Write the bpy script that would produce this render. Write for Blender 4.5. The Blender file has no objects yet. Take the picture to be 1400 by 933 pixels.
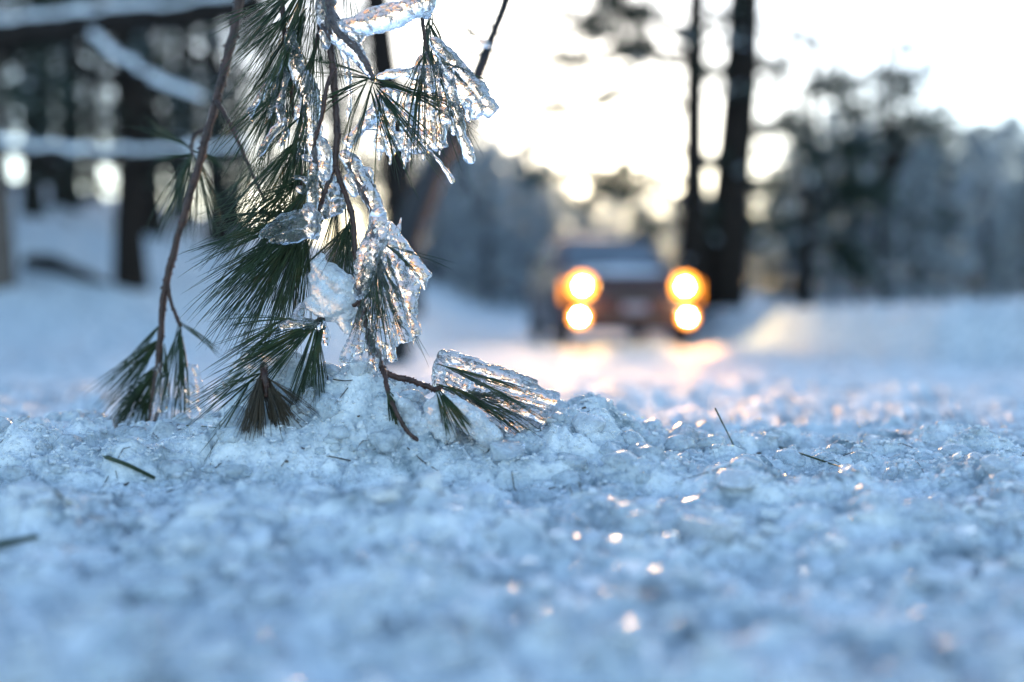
import bpy, bmesh, math, random
import numpy as np
from mathutils import Vector, Matrix

scene = bpy.context.scene
C = scene.collection
random.seed(7)
rng = np.random.default_rng(7)
R = math.radians

# ------------------------------------------------------------------ camera
CAM_Z = 0.40
FPX = 1361.0                    # focal length in photo pixels (35 mm on 36 mm, 1400 px wide)
PITCH = math.atan2(36.5, FPX)   # looking slightly down
cam_d = bpy.data.cameras.new('camera')
cam = bpy.data.objects.new('camera', cam_d)
C.objects.link(cam)
cam.location = (0, 0, CAM_Z)
cam.rotation_euler = (math.pi / 2 - PITCH, 0, 0)
cam_d.lens = 35.0
cam_d.sensor_width = 36.0
cam_d.clip_start = 0.02
cam_d.clip_end = 2000
cam_d.dof.use_dof = True
cam_d.dof.focus_distance = 0.93
cam_d.dof.aperture_fstop = 1.55
scene.camera = cam

# ------------------------------------------------------------------ sky, sun, exposure
SUN_ELEV, SUN_AZ = R(11.5), R(1)     # azimuth measured from +Y, negative = left
w = bpy.data.worlds.new('World')
scene.world = w
w.use_nodes = True
nt = w.node_tree
nt.nodes.clear()
sky = nt.nodes.new('ShaderNodeTexSky')
sky.sky_type = 'NISHITA'
sky.sun_disc = False
sky.sun_elevation = SUN_ELEV
sky.sun_rotation = SUN_AZ
sky.air_density = 1.0
sky.dust_density = 0.5
sky.ozone_density = 2.0
bg = nt.nodes.new('ShaderNodeBackground')
bg.inputs['Strength'].default_value = 0.15
wo = nt.nodes.new('ShaderNodeOutputWorld')
nt.links.new(sky.outputs[0], bg.inputs[0])
nt.links.new(bg.outputs[0], wo.inputs[0])

sun_d = bpy.data.lights.new('sun', 'SUN')
sun_d.energy = 0.65
sun_d.angle = R(11)
sun_d.color = (1.0, 0.56, 0.25)
sun = bpy.data.objects.new('sun', sun_d)
C.objects.link(sun)
sd = Vector((math.sin(SUN_AZ) * math.cos(SUN_ELEV), math.cos(SUN_AZ) * math.cos(SUN_ELEV), math.sin(SUN_ELEV)))
sun.rotation_euler = (-sd).to_track_quat('-Z', 'Y').to_euler()

scene.view_settings.view_transform = 'Standard'
scene.view_settings.look = 'None'
scene.view_settings.gamma = 1.0
scene.view_settings.exposure = 1.80
scene.render.engine = 'CYCLES'
cy = scene.cycles
cy.use_denoising = True
cy.max_bounces = 10
cy.transmission_bounces = 10
cy.glossy_bounces = 4
cy.diffuse_bounces = 3
cy.transparent_max_bounces = 8
cy.sample_clamp_indirect = 1.3
cy.sample_clamp_direct = 0
cy.blur_glossy = 0.5
cy.caustics_reflective = True
cy.caustics_refractive = True

cp, sp_ = math.cos(PITCH), math.sin(PITCH)


def P(px, py, d):
    """the point that stands d metres in front of the camera where the photo shows pixel (px, py)"""
    u = (px - 700.0) / FPX
    v = -(py - 466.5) / FPX
    return Vector((u * d, (cp + v * sp_) * d, CAM_Z + (-sp_ + v * cp) * d))


# ------------------------------------------------------------------ noise helpers
def hsh(i, j, k=0, s=0):
    h = (i.astype(np.int64) * 374761393 + j.astype(np.int64) * 668265263 + np.int64(k) * 0 + np.int64(s) * 974634277)
    if not np.isscalar(k):
        h = h + k.astype(np.int64) * 2147483647
    h = (h ^ (h >> 13)) * 1274126177
    h = h & 0x7fffffff
    h = (h ^ (h >> 16)) & 0xffffff
    return h / float(0xffffff)


def vnoise(x, y, s=0):
    i, j = np.floor(x), np.floor(y)
    fx, fy = x - i, y - j
    fx = fx * fx * (3 - 2 * fx); fy = fy * fy * (3 - 2 * fy)
    a, b = hsh(i, j, 0, s), hsh(i + 1, j, 0, s)
    c, d = hsh(i, j + 1, 0, s), hsh(i + 1, j + 1, 0, s)
    return (a + (b - a) * fx) * (1 - fy) + (c + (d - c) * fx) * fy - 0.5


def vnoise3(x, y, z, s=0):
    i, j, k = np.floor(x), np.floor(y), np.floor(z)
    f = [x - i, y - j, z - k]
    f = [q * q * (3 - 2 * q) for q in f]
    out = 0
    for a in (0, 1):
        for b in (0, 1):
            for c in (0, 1):
                wt = (f[0] if a else 1 - f[0]) * (f[1] if b else 1 - f[1]) * (f[2] if c else 1 - f[2])
                out = out + wt * hsh(i + a, j + b, k + c, s)
    return out - 0.5


def facets(x, y, size, s):
    """broken-crust relief: every Voronoi cell is a chip with its own height and tilt"""
    X, Y = x / size, y / size
    i, j = np.floor(X), np.floor(Y)
    best = np.full(x.shape, 9.0); val = np.zeros(x.shape); sec = np.full(x.shape, 9.0)
    for a in (-1, 0, 1):
        for b in (-1, 0, 1):
            ci, cj = i + a, j + b
            dx = X - (ci + hsh(ci, cj, 0, s)); dy = Y - (cj + hsh(ci, cj, 0, s + 1))
            d = dx * dx + dy * dy
            v = (hsh(ci, cj, 0, s + 2) - 0.5) + dx * (hsh(ci, cj, 0, s + 3) - 0.5) * 1.6 + dy * (hsh(ci, cj, 0, s + 4) - 0.5) * 1.6
            m = d < best
            sec = np.where(m, best, np.minimum(sec, d))
            val = np.where(m, v, val); best = np.where(m, d, best)
    gap = np.clip((np.sqrt(sec) - np.sqrt(best)) / 0.18, 0, 1)
    return val * 0.7 - (1 - gap) * 0.35


def sstep(a, b, x):
    t = np.clip((x - a) / (b - a), 0, 1)
    return t * t * (3 - 2 * t)


# ------------------------------------------------------------------ materials
def new_mat(name):
    m = bpy.data.materials.new(name)
    m.use_nodes = True
    return m, m.node_tree, m.node_tree.nodes['Principled BSDF']


def noise_node(t, scale, detail=4, rough=0.55, coord='Object'):
    tc = t.nodes.new('ShaderNodeTexCoord')
    n = t.nodes.new('ShaderNodeTexNoise')
    n.inputs['Scale'].default_value = scale
    n.inputs['Detail'].default_value = detail
    n.inputs['Roughness'].default_value = rough
    t.links.new(tc.outputs[coord], n.inputs['Vector'])
    return n


def ramp(t, src, stops):
    r = t.nodes.new('ShaderNodeValToRGB')
    e = r.color_ramp.elements
    e[0].position, e[0].color = stops[0][0], (*stops[0][1], 1)
    e[1].position, e[1].color = stops[-1][0], (*stops[-1][1], 1)
    for p, c in stops[1:-1]:
        q = e.new(p); q.color = (*c, 1)
    t.links.new(src, r.inputs['Fac'])
    return r


def bump(t, bsdf, src, strength, dist):
    b = t.nodes.new('ShaderNodeBump')
    b.inputs['Strength'].default_value = strength
    b.inputs['Distance'].default_value = dist
    t.links.new(src, b.inputs['Height'])
    t.links.new(b.outputs[0], bsdf.inputs['Normal'])
    return b


def mat_noise(name, stops, scale, rough, bdist=0.0, bscale=None, spec=0.5, detail=5):
    m, t, b = new_mat(name)
    n = noise_node(t, scale, detail)
    r = ramp(t, n.outputs['Fac'], stops)
    t.links.new(r.outputs[0], b.inputs['Base Color'])
    b.inputs['Roughness'].default_value = rough
    b.inputs['Specular IOR Level'].default_value = spec
    if bdist:
        n2 = noise_node(t, bscale or scale * 2, 5)
        bump(t, b, n2.outputs['Fac'], 0.8, bdist)
    return m


def mat_ice(name, rough, trans, col, bdist, bscale, frost=0.0):
    m, t, b = new_mat(name)
    b.inputs['IOR'].default_value = 1.31
    b.inputs['Base Color'].default_value = (*col, 1)
    n = noise_node(t, bscale, 3, 0.5)
    bump(t, b, n.outputs['Fac'], 1.0, bdist)
    n2 = noise_node(t, bscale * 0.35, 5, 0.65)
    rr = t.nodes.new('ShaderNodeMapRange')
    rr.inputs['From Min'].default_value = 0.35; rr.inputs['From Max'].default_value = 0.7
    rr.inputs['To Min'].default_value = trans; rr.inputs['To Max'].default_value = trans - frost
    t.links.new(n2.outputs['Fac'], rr.inputs['Value'])
    t.links.new(rr.outputs[0], b.inputs['Transmission Weight'])
    r2 = t.nodes.new('ShaderNodeMapRange')
    r2.inputs['From Min'].default_value = 0.35; r2.inputs['From Max'].default_value = 0.7
    r2.inputs['To Min'].default_value = rough; r2.inputs['To Max'].default_value = rough + 0.12
    t.links.new(n2.outputs['Fac'], r2.inputs['Value'])
    t.links.new(r2.outputs[0], b.inputs['Roughness'])
    return m


M = {}
M['ice'] = mat_ice('clear_ice', 0.05, 1.0, (0.97, 0.98, 0.99), 0.0014, 240, 0.07)
M['frost_ice'] = mat_ice('frosted_ice', 0.2, 0.6, (0.86, 0.89, 0.92), 0.0016, 300, 0.4)
M['grain_ice'] = mat_ice('granular_ice', 0.14, 0.45, (0.92, 0.94, 0.96), 0.0004, 500, 0.25)
M['chip_ice'] = mat_ice('glassy_ice_chip', 0.015, 0.45, (0.85, 0.89, 0.93), 0.00004, 150, 0.2)
M['lump_ice'] = mat_ice('melted_ice_lump', 0.10, 0.80, (0.86, 0.92, 0.96), 0.0009, 320, 0.35)
M['needle'] = mat_noise('pine_needle_green', [(0.3, (0.009, 0.022, 0.010)), (0.55, (0.032, 0.055, 0.018)), (0.75, (0.085, 0.07, 0.022))], 55, 0.38, spec=0.3)
M['needle_dry'] = mat_noise('pine_needle_dry', [(0.3, (0.022, 0.018, 0.009)), (0.7, (0.07, 0.045, 0.02))], 60, 0.5)
M['twig'] = mat_noise('twig_bark', [(0.3, (0.022, 0.009, 0.007)), (0.7, (0.085, 0.036, 0.024))], 120, 0.5, 0.0012, 260)
M['bark'] = mat_noise('trunk_bark', [(0.3, (0.008, 0.007, 0.006)), (0.7, (0.032, 0.023, 0.019))], 9, 0.9, 0.03, 14, spec=0.15)
M['bark_dark'] = mat_noise('sapling_bark', [(0.3, (0.010, 0.010, 0.011)), (0.7, (0.028, 0.026, 0.026))], 30, 0.8, 0.004, 60)
M['bark_pale'] = mat_noise('trunk_bark_grey', [(0.3, (0.06, 0.05, 0.045)), (0.7, (0.17, 0.14, 0.12))], 9, 0.85, 0.03, 14)
M['foliage'] = mat_noise('pine_foliage', [(0.3, (0.018, 0.032, 0.024)), (0.7, (0.045, 0.065, 0.045))], 3, 0.7, spec=0.2)
M['foliage_ice'] = mat_noise('iced_foliage', [(0.3, (0.40, 0.44, 0.48)), (0.7, (0.72, 0.75, 0.78))], 3, 0.4)
M['bough_snow'] = mat_noise('bough_snow', [(0.3, (0.78, 0.80, 0.84)), (0.7, (0.86, 0.88, 0.92))], 6, 0.6, 0.01, 30)
M['debris'] = mat_noise('debris', [(0.3, (0.03, 0.02, 0.015)), (0.7, (0.09, 0.06, 0.04))], 60, 0.7)


def make_snow():
    m, t, b = new_mat('icy_snow')
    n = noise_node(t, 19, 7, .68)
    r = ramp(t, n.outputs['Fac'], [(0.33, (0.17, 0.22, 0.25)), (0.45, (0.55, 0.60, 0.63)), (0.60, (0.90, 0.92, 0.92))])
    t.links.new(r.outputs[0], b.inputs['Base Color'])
    n2 = noise_node(t, 30, 4)
    rr = t.nodes.new('ShaderNodeMapRange')
    rr.inputs['From Min'].default_value = 0.35; rr.inputs['From Max'].default_value = 0.65
    rr.inputs['To Min'].default_value = 0.38; rr.inputs['To Max'].default_value = 0.6
    t.links.new(n2.outputs['Fac'], rr.inputs['Value'])
    t.links.new(rr.outputs[0], b.inputs['Roughness'])
    b.inputs['IOR'].default_value = 1.31
    b.inputs['Specular IOR Level'].default_value = 0.35
    n3 = noise_node(t, 330, 4, 0.65)
    vo = t.nodes.new('ShaderNodeTexVoronoi'); vo.inputs['Scale'].default_value = 260
    vo.inputs['Randomness'].default_value = 1.0
    tc = t.nodes.new('ShaderNodeTexCoord')
    t.links.new(tc.outputs['Object'], vo.inputs['Vector'])
    mx = t.nodes.new('ShaderNodeMath'); mx.operation = 'MULTIPLY_ADD'
    mx.inputs[1].default_value = -0.8
    t.links.new(vo.outputs['Distance'], mx.inputs[0]); t.links.new(n3.outputs['Fac'], mx.inputs[2])
    bump(t, b, mx.outputs[0], 0.75, 0.0022)
    b.inputs['Subsurface Weight'].default_value = 0.0
    b.inputs['Subsurface Radius'].default_value = (0.7, 0.85, 1.0)
    b.inputs['Subsurface Scale'].default_value = 0.006
    return m


M['snow'] = make_snow()


# ------------------------------------------------------------------ mesh helpers
def link_mesh(name, verts, faces, mat, parent=None, smooth=True, matidx=None):
    me = bpy.data.meshes.new(name)
    me.from_pydata([tuple(v) for v in verts], [], faces)
    mats = mat if isinstance(mat, (list, tuple)) else [mat]
    for q in mats:
        me.materials.append(q)
    if smooth:
        me.polygons.foreach_set('use_smooth', [True] * len(me.polygons))
    if matidx is not None:
        me.polygons.foreach_set('material_index', matidx)
    me.update()
    o = bpy.data.objects.new(name, me)
    C.objects.link(o)
    if parent:
        o.parent = parent
        o.matrix_parent_inverse = parent.matrix_basis.inverted()
    return o


def tag(o, label=None, cat=None, group=None, kind=None):
    if label: o['label'] = label
    if cat: o['category'] = cat
    if group: o['group'] = group
    if kind: o['kind'] = kind
    return o


def empty(name, loc=(0, 0, 0), rz=0):
    o = bpy.data.objects.new(name, None)
    C.objects.link(o)
    o.location = loc
    o.rotation_euler = (0, 0, rz)
    o.empty_display_size = 0.05
    return o


def frame_of(t):
    t = t.normalized()
    a = Vector((0, 0, 1)) if abs(t.z) < 0.9 else Vector((1, 0, 0))
    u = t.cross(a).normalized()
    return u, t.cross(u).normalized()


class MB:
    def __init__(self):
        self.v, self.f, self.mi = [], [], []

    def tube(self, pts, rad, sides=8, cap=True, round_end=False, mi=0):
        pts = [Vector(p) for p in pts]
        n = len(pts)
        if round_end:
            a, b = (pts[0] - pts[1]).normalized(), (pts[-1] - pts[-2]).normalized()
            ext_a = [(pts[0] + a * rad[0] * math.sin(q), rad[0] * math.cos(q)) for q in (1.35, 0.9, 0.45)]
            ext_b = [(pts[-1] + b * rad[-1] * math.sin(q), rad[-1] * math.cos(q)) for q in (0.45, 0.9, 1.35)]
            pts = [e[0] for e in ext_a] + pts + [e[0] for e in ext_b]
            rad = [e[1] for e in ext_a] + list(rad) + [e[1] for e in ext_b]
            n = len(pts)
        base = len(self.v)
        u = None
        for i in range(n):
            t = pts[min(i + 1, n - 1)] - pts[max(i - 1, 0)]
            if t.length < 1e-9: t = Vector((0, 0, 1))
            t.normalize()
            if u is None:
                u, vv = frame_of(t)
            else:
                u = (u - t * u.dot(t))
                u.normalize()
                vv = t.cross(u)
            for k in range(sides):
                a = 2 * math.pi * k / sides
                self.v.append(pts[i] + (u * math.cos(a) + vv * math.sin(a)) * rad[i])
        for i in range(n - 1):
            for k in range(sides):
                k2 = (k + 1) % sides
                self.f.append((base + i * sides + k, base + i * sides + k2, base + (i + 1) * sides + k2, base + (i + 1) * sides + k)); self.mi.append(mi)
        if cap:
            self.f.append(tuple(base + k for k in range(sides))[::-1]); self.mi.append(mi)
            self.f.append(tuple(base + (n - 1) * sides + k for k in range(sides))); self.mi.append(mi)

    def quad(self, a, b, c, d, mi=0):
        i = len(self.v)
        self.v += [a, b, c, d]
        self.f.append((i, i + 1, i + 2, i + 3)); self.mi.append(mi)

    def box(self, x0, x1, y0, y1, z0, z1, mi=0):
        i = len(self.v)
        for z in (z0, z1):
            self.v += [Vector((x0, y0, z)), Vector((x1, y0, z)), Vector((x1, y1, z)), Vector((x0, y1, z))]
        for f in ((0, 3, 2, 1), (4, 5, 6, 7), (0, 1, 5, 4), (1, 2, 6, 5), (2, 3, 7, 6), (3, 0, 4, 7)):
            self.f.append(tuple(i + q for q in f)); self.mi.append(mi)

    def build(self, name, mat, parent=None, smooth=True):
        return link_mesh(name, self.v, self.f, mat, parent, smooth, self.mi if isinstance(mat, (list, tuple)) else None)


def resample(pts, rad, k):
    """Catmull-Rom through the points, k steps per span"""
    pts = [Vector(p) for p in pts]
    out, ro = [], []
    n = len(pts)
    for i in range(n - 1):
        p0, p1, p2, p3 = pts[max(i - 1, 0)], pts[i], pts[i + 1], pts[min(i + 2, n - 1)]
        for s in range(k):
            t = s / k
            out.append(0.5 * ((2 * p1) + (p2 - p0) * t + (2 * p0 - 5 * p1 + 4 * p2 - p3) * t * t + (3 * p1 - p0 - 3 * p2 + p3) * t ** 3))
            ro.append(rad[i] * (1 - t) + rad[i + 1] * t)
    out.append(pts[-1]); ro.append(rad[-1])
    return out, ro


# ------------------------------------------------------------------ terrain
BASE_Y = [-2, 0.1, 0.3, 0.45, 0.7, 0.9, 1.1, 1.5, 2.0, 4.0, 7.0, 9.0, 12.0]
BASE_Z = [0.15, 0.19, 0.215, 0.234, 0.252, 0.262, 0.262, 0.248, 0.222, 0.12, 0.03, 0.0, 0.0]
CREST_D = 0.97
CREST = [(-300, 600), (0, 604), (60, 606), (150, 596), (210, 588), (290, 572), (340, 520), (380, 508), (440, 512), (490, 504), (545, 506),
         (590, 532), (640, 575), (690, 596), (730, 592), (765, 574), (825, 580), (880, 606), (960, 618), (1060, 616), (1140, 622), (1300, 612), (1400, 604), (1800, 604)]
CX = np.array([(c[0] - 700) / FPX * CREST_D for c in CREST])
CZ = np.array([CAM_Z - (c[1] - 430) / FPX * CREST_D for c in CREST])
BZ0 = float(np.interp(CREST_D, BASE_Y, BASE_Z))


def terrain(x, y, fine=True):
    x = np.asarray(x, float); y = np.asarray(y, float)
    r = np.hypot(x, y)
    z = np.interp(y, BASE_Y, BASE_Z)
    # the heap of broken ice the branch rests on
    crest = np.interp(x, CX, CZ) - BZ0
    yy = y - CREST_D
    z = z + crest * np.where(yy < 0, np.exp(-(yy / 0.09) ** 2), np.exp(-(yy / 0.10) ** 2))
    # slopes of the place
    y0 = 6 + 11 * sstep(-2.5, 0.3, x)
    z = z + np.maximum(0, y - y0) * 0.05 * sstep(0, 3, y - y0) * (1 - 0.6 * sstep(35, 90, y))
    left = np.maximum(0, -x - 1.0)
    z = z + left * 0.25 * sstep(3.5, 12, y) * (1 - 0.5 * sstep(8, 30, left))
    xl = 2.75 + (12 - y) * 0.127
    z = z + 0.48 * sstep(0, 0.42, x - xl + vnoise(x * 0.9, y * 0.9, 5) * 0.5) * sstep(2.5, 5, y) * (1 - 0.5 * sstep(14, 20, y))
    # wheel ruts
    for xr in (0.85, 2.05):
        z = z - 0.05 * np.exp(-((x - xr - 0.02 * (y - 12)) / 0.16) ** 2) * sstep(3.5, 6, y) * (1 - sstep(22, 30, y))
    far = sstep(1.2, 3.0, r)
    z = z + vnoise(x * 1.3, y * 1.3, 11) * 0.10 * far * (0.35 + 0.65 * sstep(2.5, 5, np.abs(x - 1.4)))
    z = z + vnoise(x * 4.1, y * 4.1, 12) * 0.06 * far
    z = z + (0.25 - np.abs(vnoise(x * 6.3, y * 6.3, 17))) * 0.07 * sstep(1.15, 1.8, r) * (1 - sstep(5, 10, r))
    z = z + vnoise(x * 11, y * 11, 13) * 0.03 * sstep(0.2, 1.0, r) * (1 - sstep(12, 30, r))
    if fine:
        near = 1 - sstep(2.0, 5.0, r)
        mask = 0.45 + 1.1 * np.clip(vnoise(x * 9, y * 9, 21) + 0.4, 0, 1)
        wx, wy = x + 0.014 * vnoise(x * 50, y * 50, 31), y + 0.014 * vnoise(x * 50, y * 50, 32)
        z = z + near * mask * 0.013 * facets(wx, wy, 0.07, 40)
        z = z + near * mask * 0.006 * facets(wx, wy, 0.026, 50)
        z = z + near * mask * 0.003 * facets(wx, wy, 0.011, 60)
        for fq, am in ((15, .026), (33, .016), (70, .009), (140, .004), (260, .002)):
            q = vnoise(wx * fq + fq, wy * fq, 14 + fq)
            z = z + near * am * (q if fq < 60 else (0.5 - 2 * np.abs(q)) * .8)
    return z


def TZ(x, y):
    return float(terrain(np.array([x]), np.array([y]))[0])


def hit(px, py, d0, lo=.35, hi=1.25):
    """depth at which the sight line of a pixel meets the snow, else d0"""
    dd = np.linspace(lo, hi, 600)
    u = (px - 700.0) / FPX; v = -(py - 466.5) / FPX
    z = CAM_Z + (-sp_ + v * cp) * dd
    t = terrain(u * dd, (cp + v * sp_) * dd)
    k = np.nonzero(z <= t)[0]
    return float(dd[k[0]]) if len(k) else d0


def build_ground():
    piv = -0.6
    dense = np.linspace(-0.52, 0.52, 700)
    outer = np.linspace(0.52, math.pi, 56)[1:]
    ang = np.concatenate([-outer[::-1], dense, outer])
    rad = np.concatenate([np.linspace(0.03, 0.75, 14)[:-1], np.linspace(0.75, 1.15, 90)[:-1], np.linspace(1.15, 1.95, 320)[:-1],
                          1.95 * (700 / 1.95) ** np.linspace(0, 1, 210)])
    A, Rr = np.meshgrid(ang, rad)
    X = Rr * np.sin(A); Y = piv + Rr * np.cos(A)
    Z = terrain(X, Y)
    nr, nc = X.shape
    co = np.stack([X, Y, Z], -1).reshape(-1, 3)
    idx = np.arange(nr * nc).reshape(nr, nc)
    q = np.stack([idx[:-1, :-1], idx[:-1, 1:], idx[1:, 1:], idx[1:, :-1]], -1).reshape(-1, 4)[:, ::-1]
    me = bpy.data.meshes.new('snow_ground')
    me.vertices.add(len(co)); me.vertices.foreach_set('co', co.ravel().astype(np.float32))
    me.loops.add(q.size); me.loops.foreach_set('vertex_index', q.ravel().astype(np.int32))
    me.polygons.add(len(q))
    me.polygons.foreach_set('loop_start', np.arange(0, q.size, 4, dtype=np.int32))
    me.polygons.foreach_set('loop_total', np.full(len(q), 4, dtype=np.int32))
    me.update(calc_edges=True)
    me.polygons.foreach_set('use_smooth', [True] * len(me.polygons))
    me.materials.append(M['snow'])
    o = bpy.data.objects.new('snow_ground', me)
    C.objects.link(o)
    tag(o, 'blue grey crust of icy refrozen snow covering road and verges', kind='structure')
    return o


build_ground()

# ------------------------------------------------------------------ trees of the background
def leaf_spray(mb, p, d, length, width, n, droop, ice_share):
    """a spray of narrow needle blades along a twig starting at p in direction d"""
    d = d.normalized()
    for _ in range(n):
        s = random.random()
        base = p + d * length * s + Vector((0, 0, -droop * s * s * length))
        dirv = (d + Vector((random.gauss(0, .55), random.gauss(0, .55), random.gauss(0, .4)))).normalized()
        L = width * random.uniform(0.6, 1.2)
        side = dirv.cross(Vector((random.gauss(0, 1), random.gauss(0, 1), random.gauss(0, 1)))).normalized() * L * 0.11
        mb.quad(base, base + dirv * L * 0.5 + side, base + dirv * L, base + dirv * L * 0.5 - side, 1 if random.random() < ice_share else 0)


def limb_path(p, d, L, droop, wob, n=5):
    pts = [p]
    for i in range(1, n + 1):
        t = i / n
        pts.append(p + d * L * t + Vector((random.gauss(0, wob), random.gauss(0, wob), -droop * L * t * t + random.gauss(0, wob))))
    return pts


def conifer_meshes(h, spread, base, whorls, sprays, blades, ice, trunk_r, up, droop, blade=0.22, gap=0.0):
    """trunk (with limbs) and crown meshes of one conifer standing at the origin"""
    tb, cb = MB(), MB()
    n = 9
    lean = Vector((random.gauss(0, .02), random.gauss(0, .02), 0)) * h
    tp = [Vector((0, 0, -0.3)) + Vector((0, 0, (h + 0.3) * i / n)) + lean * (i / n) ** 1.5 + Vector((random.gauss(0, .01), random.gauss(0, .01), 0)) * h * 0.4 for i in range(n + 1)]
    tb.tube(tp, [trunk_r * (1.25 if i == 0 else 1) * (1 - i / n) ** 0.8 + 0.012 for i in range(n + 1)], 9)

    def at(z):
        q = max(0, min(0.999, (z + 0.3) / (h + 0.3))) * n
        i = int(q)
        return tp[i].lerp(tp[i + 1], q - i)
    for k in range(whorls):
        f = (k + random.random()) / whorls
        z = base + (h - base) * f
        reach = spread * (1 - f) ** 0.75 * random.uniform(0.55, 1.1) + 0.15
        if random.random() < gap: continue
        a = random.random() * 2 * math.pi
        for j in range(random.choice((2, 3, 3))):
            aa = a + j * 2.1 + random.gauss(0, .35)
            d = Vector((math.cos(aa), math.sin(aa), up + random.gauss(0, .12))).normalized()
            pts = limb_path(at(z), d, reach, droop, 0.03 * reach)
            r0 = 0.012 + 0.018 * reach
            tb.tube(pts, [r0 * (1 - i / 6) for i in range(6)], 5)
            for s in range(sprays):
                t = 0.25 + 0.75 * (s + random.random()) / sprays
                q = t * 5; i = min(4, int(q))
                pp = pts[i].lerp(pts[i + 1], q - i)
                dd = (d + Vector((random.gauss(0, .7), random.gauss(0, .7), random.gauss(-.1, .3)))).normalized()
                leaf_spray(cb, pp, dd, 0.35 * reach * random.uniform(.5, 1.2) + .1, blade, blades, .25, ice)
    return tb, cb


def tree_proto(name, kw, barkmat):
    tb, cb = conifer_meshes(**kw)
    root = empty(name)
    tb.build('trunk', barkmat, root)
    cb.build('crown', [M['foliage'], M['foliage_ice']], root, smooth=False)
    return root


def dup(root):
    r = root.copy(); C.objects.link(r)
    for ch in root.children:
        c = ch.copy(); C.objects.link(c); c.parent = r
    return r


used_proto = set()


def place(proto, x, y, rz, s, label, cat, group=None, sink=0.05):
    o = proto if proto.name not in used_proto else dup(proto)
    used_proto.add(proto.name)
    o.location = (x, y, TZ(x, y) - sink)
    o.rotation_euler = (0, 0, rz)
    o.scale = (s, s, s)
    for k in ('label', 'category', 'group'):
        if k in o: del o[k]
    tag(o, label, cat, group)
    return o


# dark pines of the left wood: long bare stems, thin crowns with gaps
wood = [tree_proto('pine_tree', dict(h=random.uniform(7.5, 9), spread=1.8, base=.8 + 0.4 * i, whorls=32, sprays=7, blades=9, ice=0.06,
                                     trunk_r=0.15 + 0.03 * i, up=0.05, droop=.2, blade=.2, gap=.24), M['bark']) for i in range(4)]
# iced conifers across the road
fir = [tree_proto('conifer_tree', dict(h=9.0, spread=2.7, base=bs, whorls=wh, sprays=10, blades=10, ice=ic,
                                       trunk_r=0.15, up=0.08, droop=.3, blade=.24, gap=gp_), M['bark'])
       for bs, wh, ic, gp_ in ((.9, 36, .88, .12), (.5, 40, .7, .08), (1.2, 34, .12, .15), (.2, 44, .5, .05))]
thicket = [tree_proto('distant_tree', dict(h=9.0, spread=3.0, base=.1, whorls=42, sprays=9, blades=10, ice=.75,
                                           trunk_r=0.15, up=0.15, droop=.25, blade=.26, gap=.05), M['bark']) for _ in range(2)]


def px_place(proto, px, d, rz, s, label, cat, group=None):
    p = P(px, 430, d)
    return place(proto, p.x, p.y, rz, s, label, cat, group)


LEFT = [(45, 13, .9), (182, 9.2, 0.75), (-60, 10, 1), (95, 17, 1), (128, 22, 1.1), (215, 15, .9), (255, 21, 1.1), (300, 17, 1), (-20, 25, 1.2), (70, 28, 1.1), (330, 26, 1.1), (240, 33, 1.1), (370, 20, .95), (420, 27, 1), (455, 18, .8), (500, 30, 1),
        (200, 42, 1.2), (10, 40, 1.2), (470, 45, 1.0), (545, 40, .8), (-120, 14, 1), (-160, 22, 1.1)]
for i, (px, d, s) in enumerate(LEFT):
    if i == 0:
        lab, g = 'dark pine trunk nearest the photo\'s left edge among the blurred wood behind the snowy bough', None
    elif i == 1:
        lab, g = 'slim dark pine trunk rooted lowest on the left snow slope, right of snow patch', None
    else:
        lab, g = 'dark blurred pine standing deeper in the wood on the left slope', 'pines deeper in the left wood'
    px_place(wood[i % 4], px, d, random.random() * 6.28, s, lab, 'tree', g)

RIGHT = [(1213, 27, .80), (1130, 33, .70), (1172, 24, .5), (1085, 30, .56), (1270, 30, .68), (1320, 26, .52), (1372, 31, .62), (1420, 25, .55), (1045, 36, .52),
         (1250, 21, .40), (1345, 22, .42), (1150, 40, .82), (1300, 42, .84), (1390, 40, .80), (1460, 33, .75), (1200, 44, .9), (1065, 22, .34), (1110, 46, .75), (1510, 28, .65),
         (1240, 36, .72), (1340, 37, .72), (1025, 44, .55), (1290, 24, .42), (1405, 21, .40), (1140, 27, .48), (1185, 33, .62), (1075, 50, .8), (1260, 50, .95), (1360, 52, .95), (1440, 46, .9), (1100, 24, .36), (1215, 40, .75)]
for i, (px, d, s) in enumerate(RIGHT):
    if i == 0:
        lab, g = 'blue grey frosted conifer in the blurred treeline right of the road', 'conifers of the right treeline'
    else:
        lab, g = 'blue grey frosted conifer in the blurred treeline right of the road', 'conifers of the right treeline'
    px_place(fir[(i * 7 + 2) % 4], px, d, random.random() * 6.28, s, lab, 'tree', g)

MID = [(612, 48, .68), (652, 44, .74), (688, 50, .80), (722, 46, .66), (770, 52, .62), (590, 42, .66), (812, 50, .58), (860, 47, .54), (905, 52, .6), (565, 36, .66), (960, 46, .55), (640, 60, .9), (742, 62, .8),
       (700, 40, .5), (665, 38, .52), (625, 37, .5), (735, 36, .42), (785, 44, .48), (835, 60, .7), (880, 64, .72), (930, 60, .65), (990, 58, .65), (675, 68, 1.0), (800, 70, .8), (600, 66, .9),
       (628, 30, .46), (668, 27, .40), (712, 31, .46), (752, 34, .44), (798, 30, .34), (838, 33, .36), (882, 30, .33), (925, 34, .38), (595, 26, .42), (965, 31, .36)]
for i, (px, d, s) in enumerate(MID):
    px_place(thicket[i % 2], px, d, random.random() * 6.28, s * (1.15 if px < 765 else 1.0), 'distant hazy tree behind the car at the end of the road', 'tree', 'distant trees behind the car')


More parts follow.
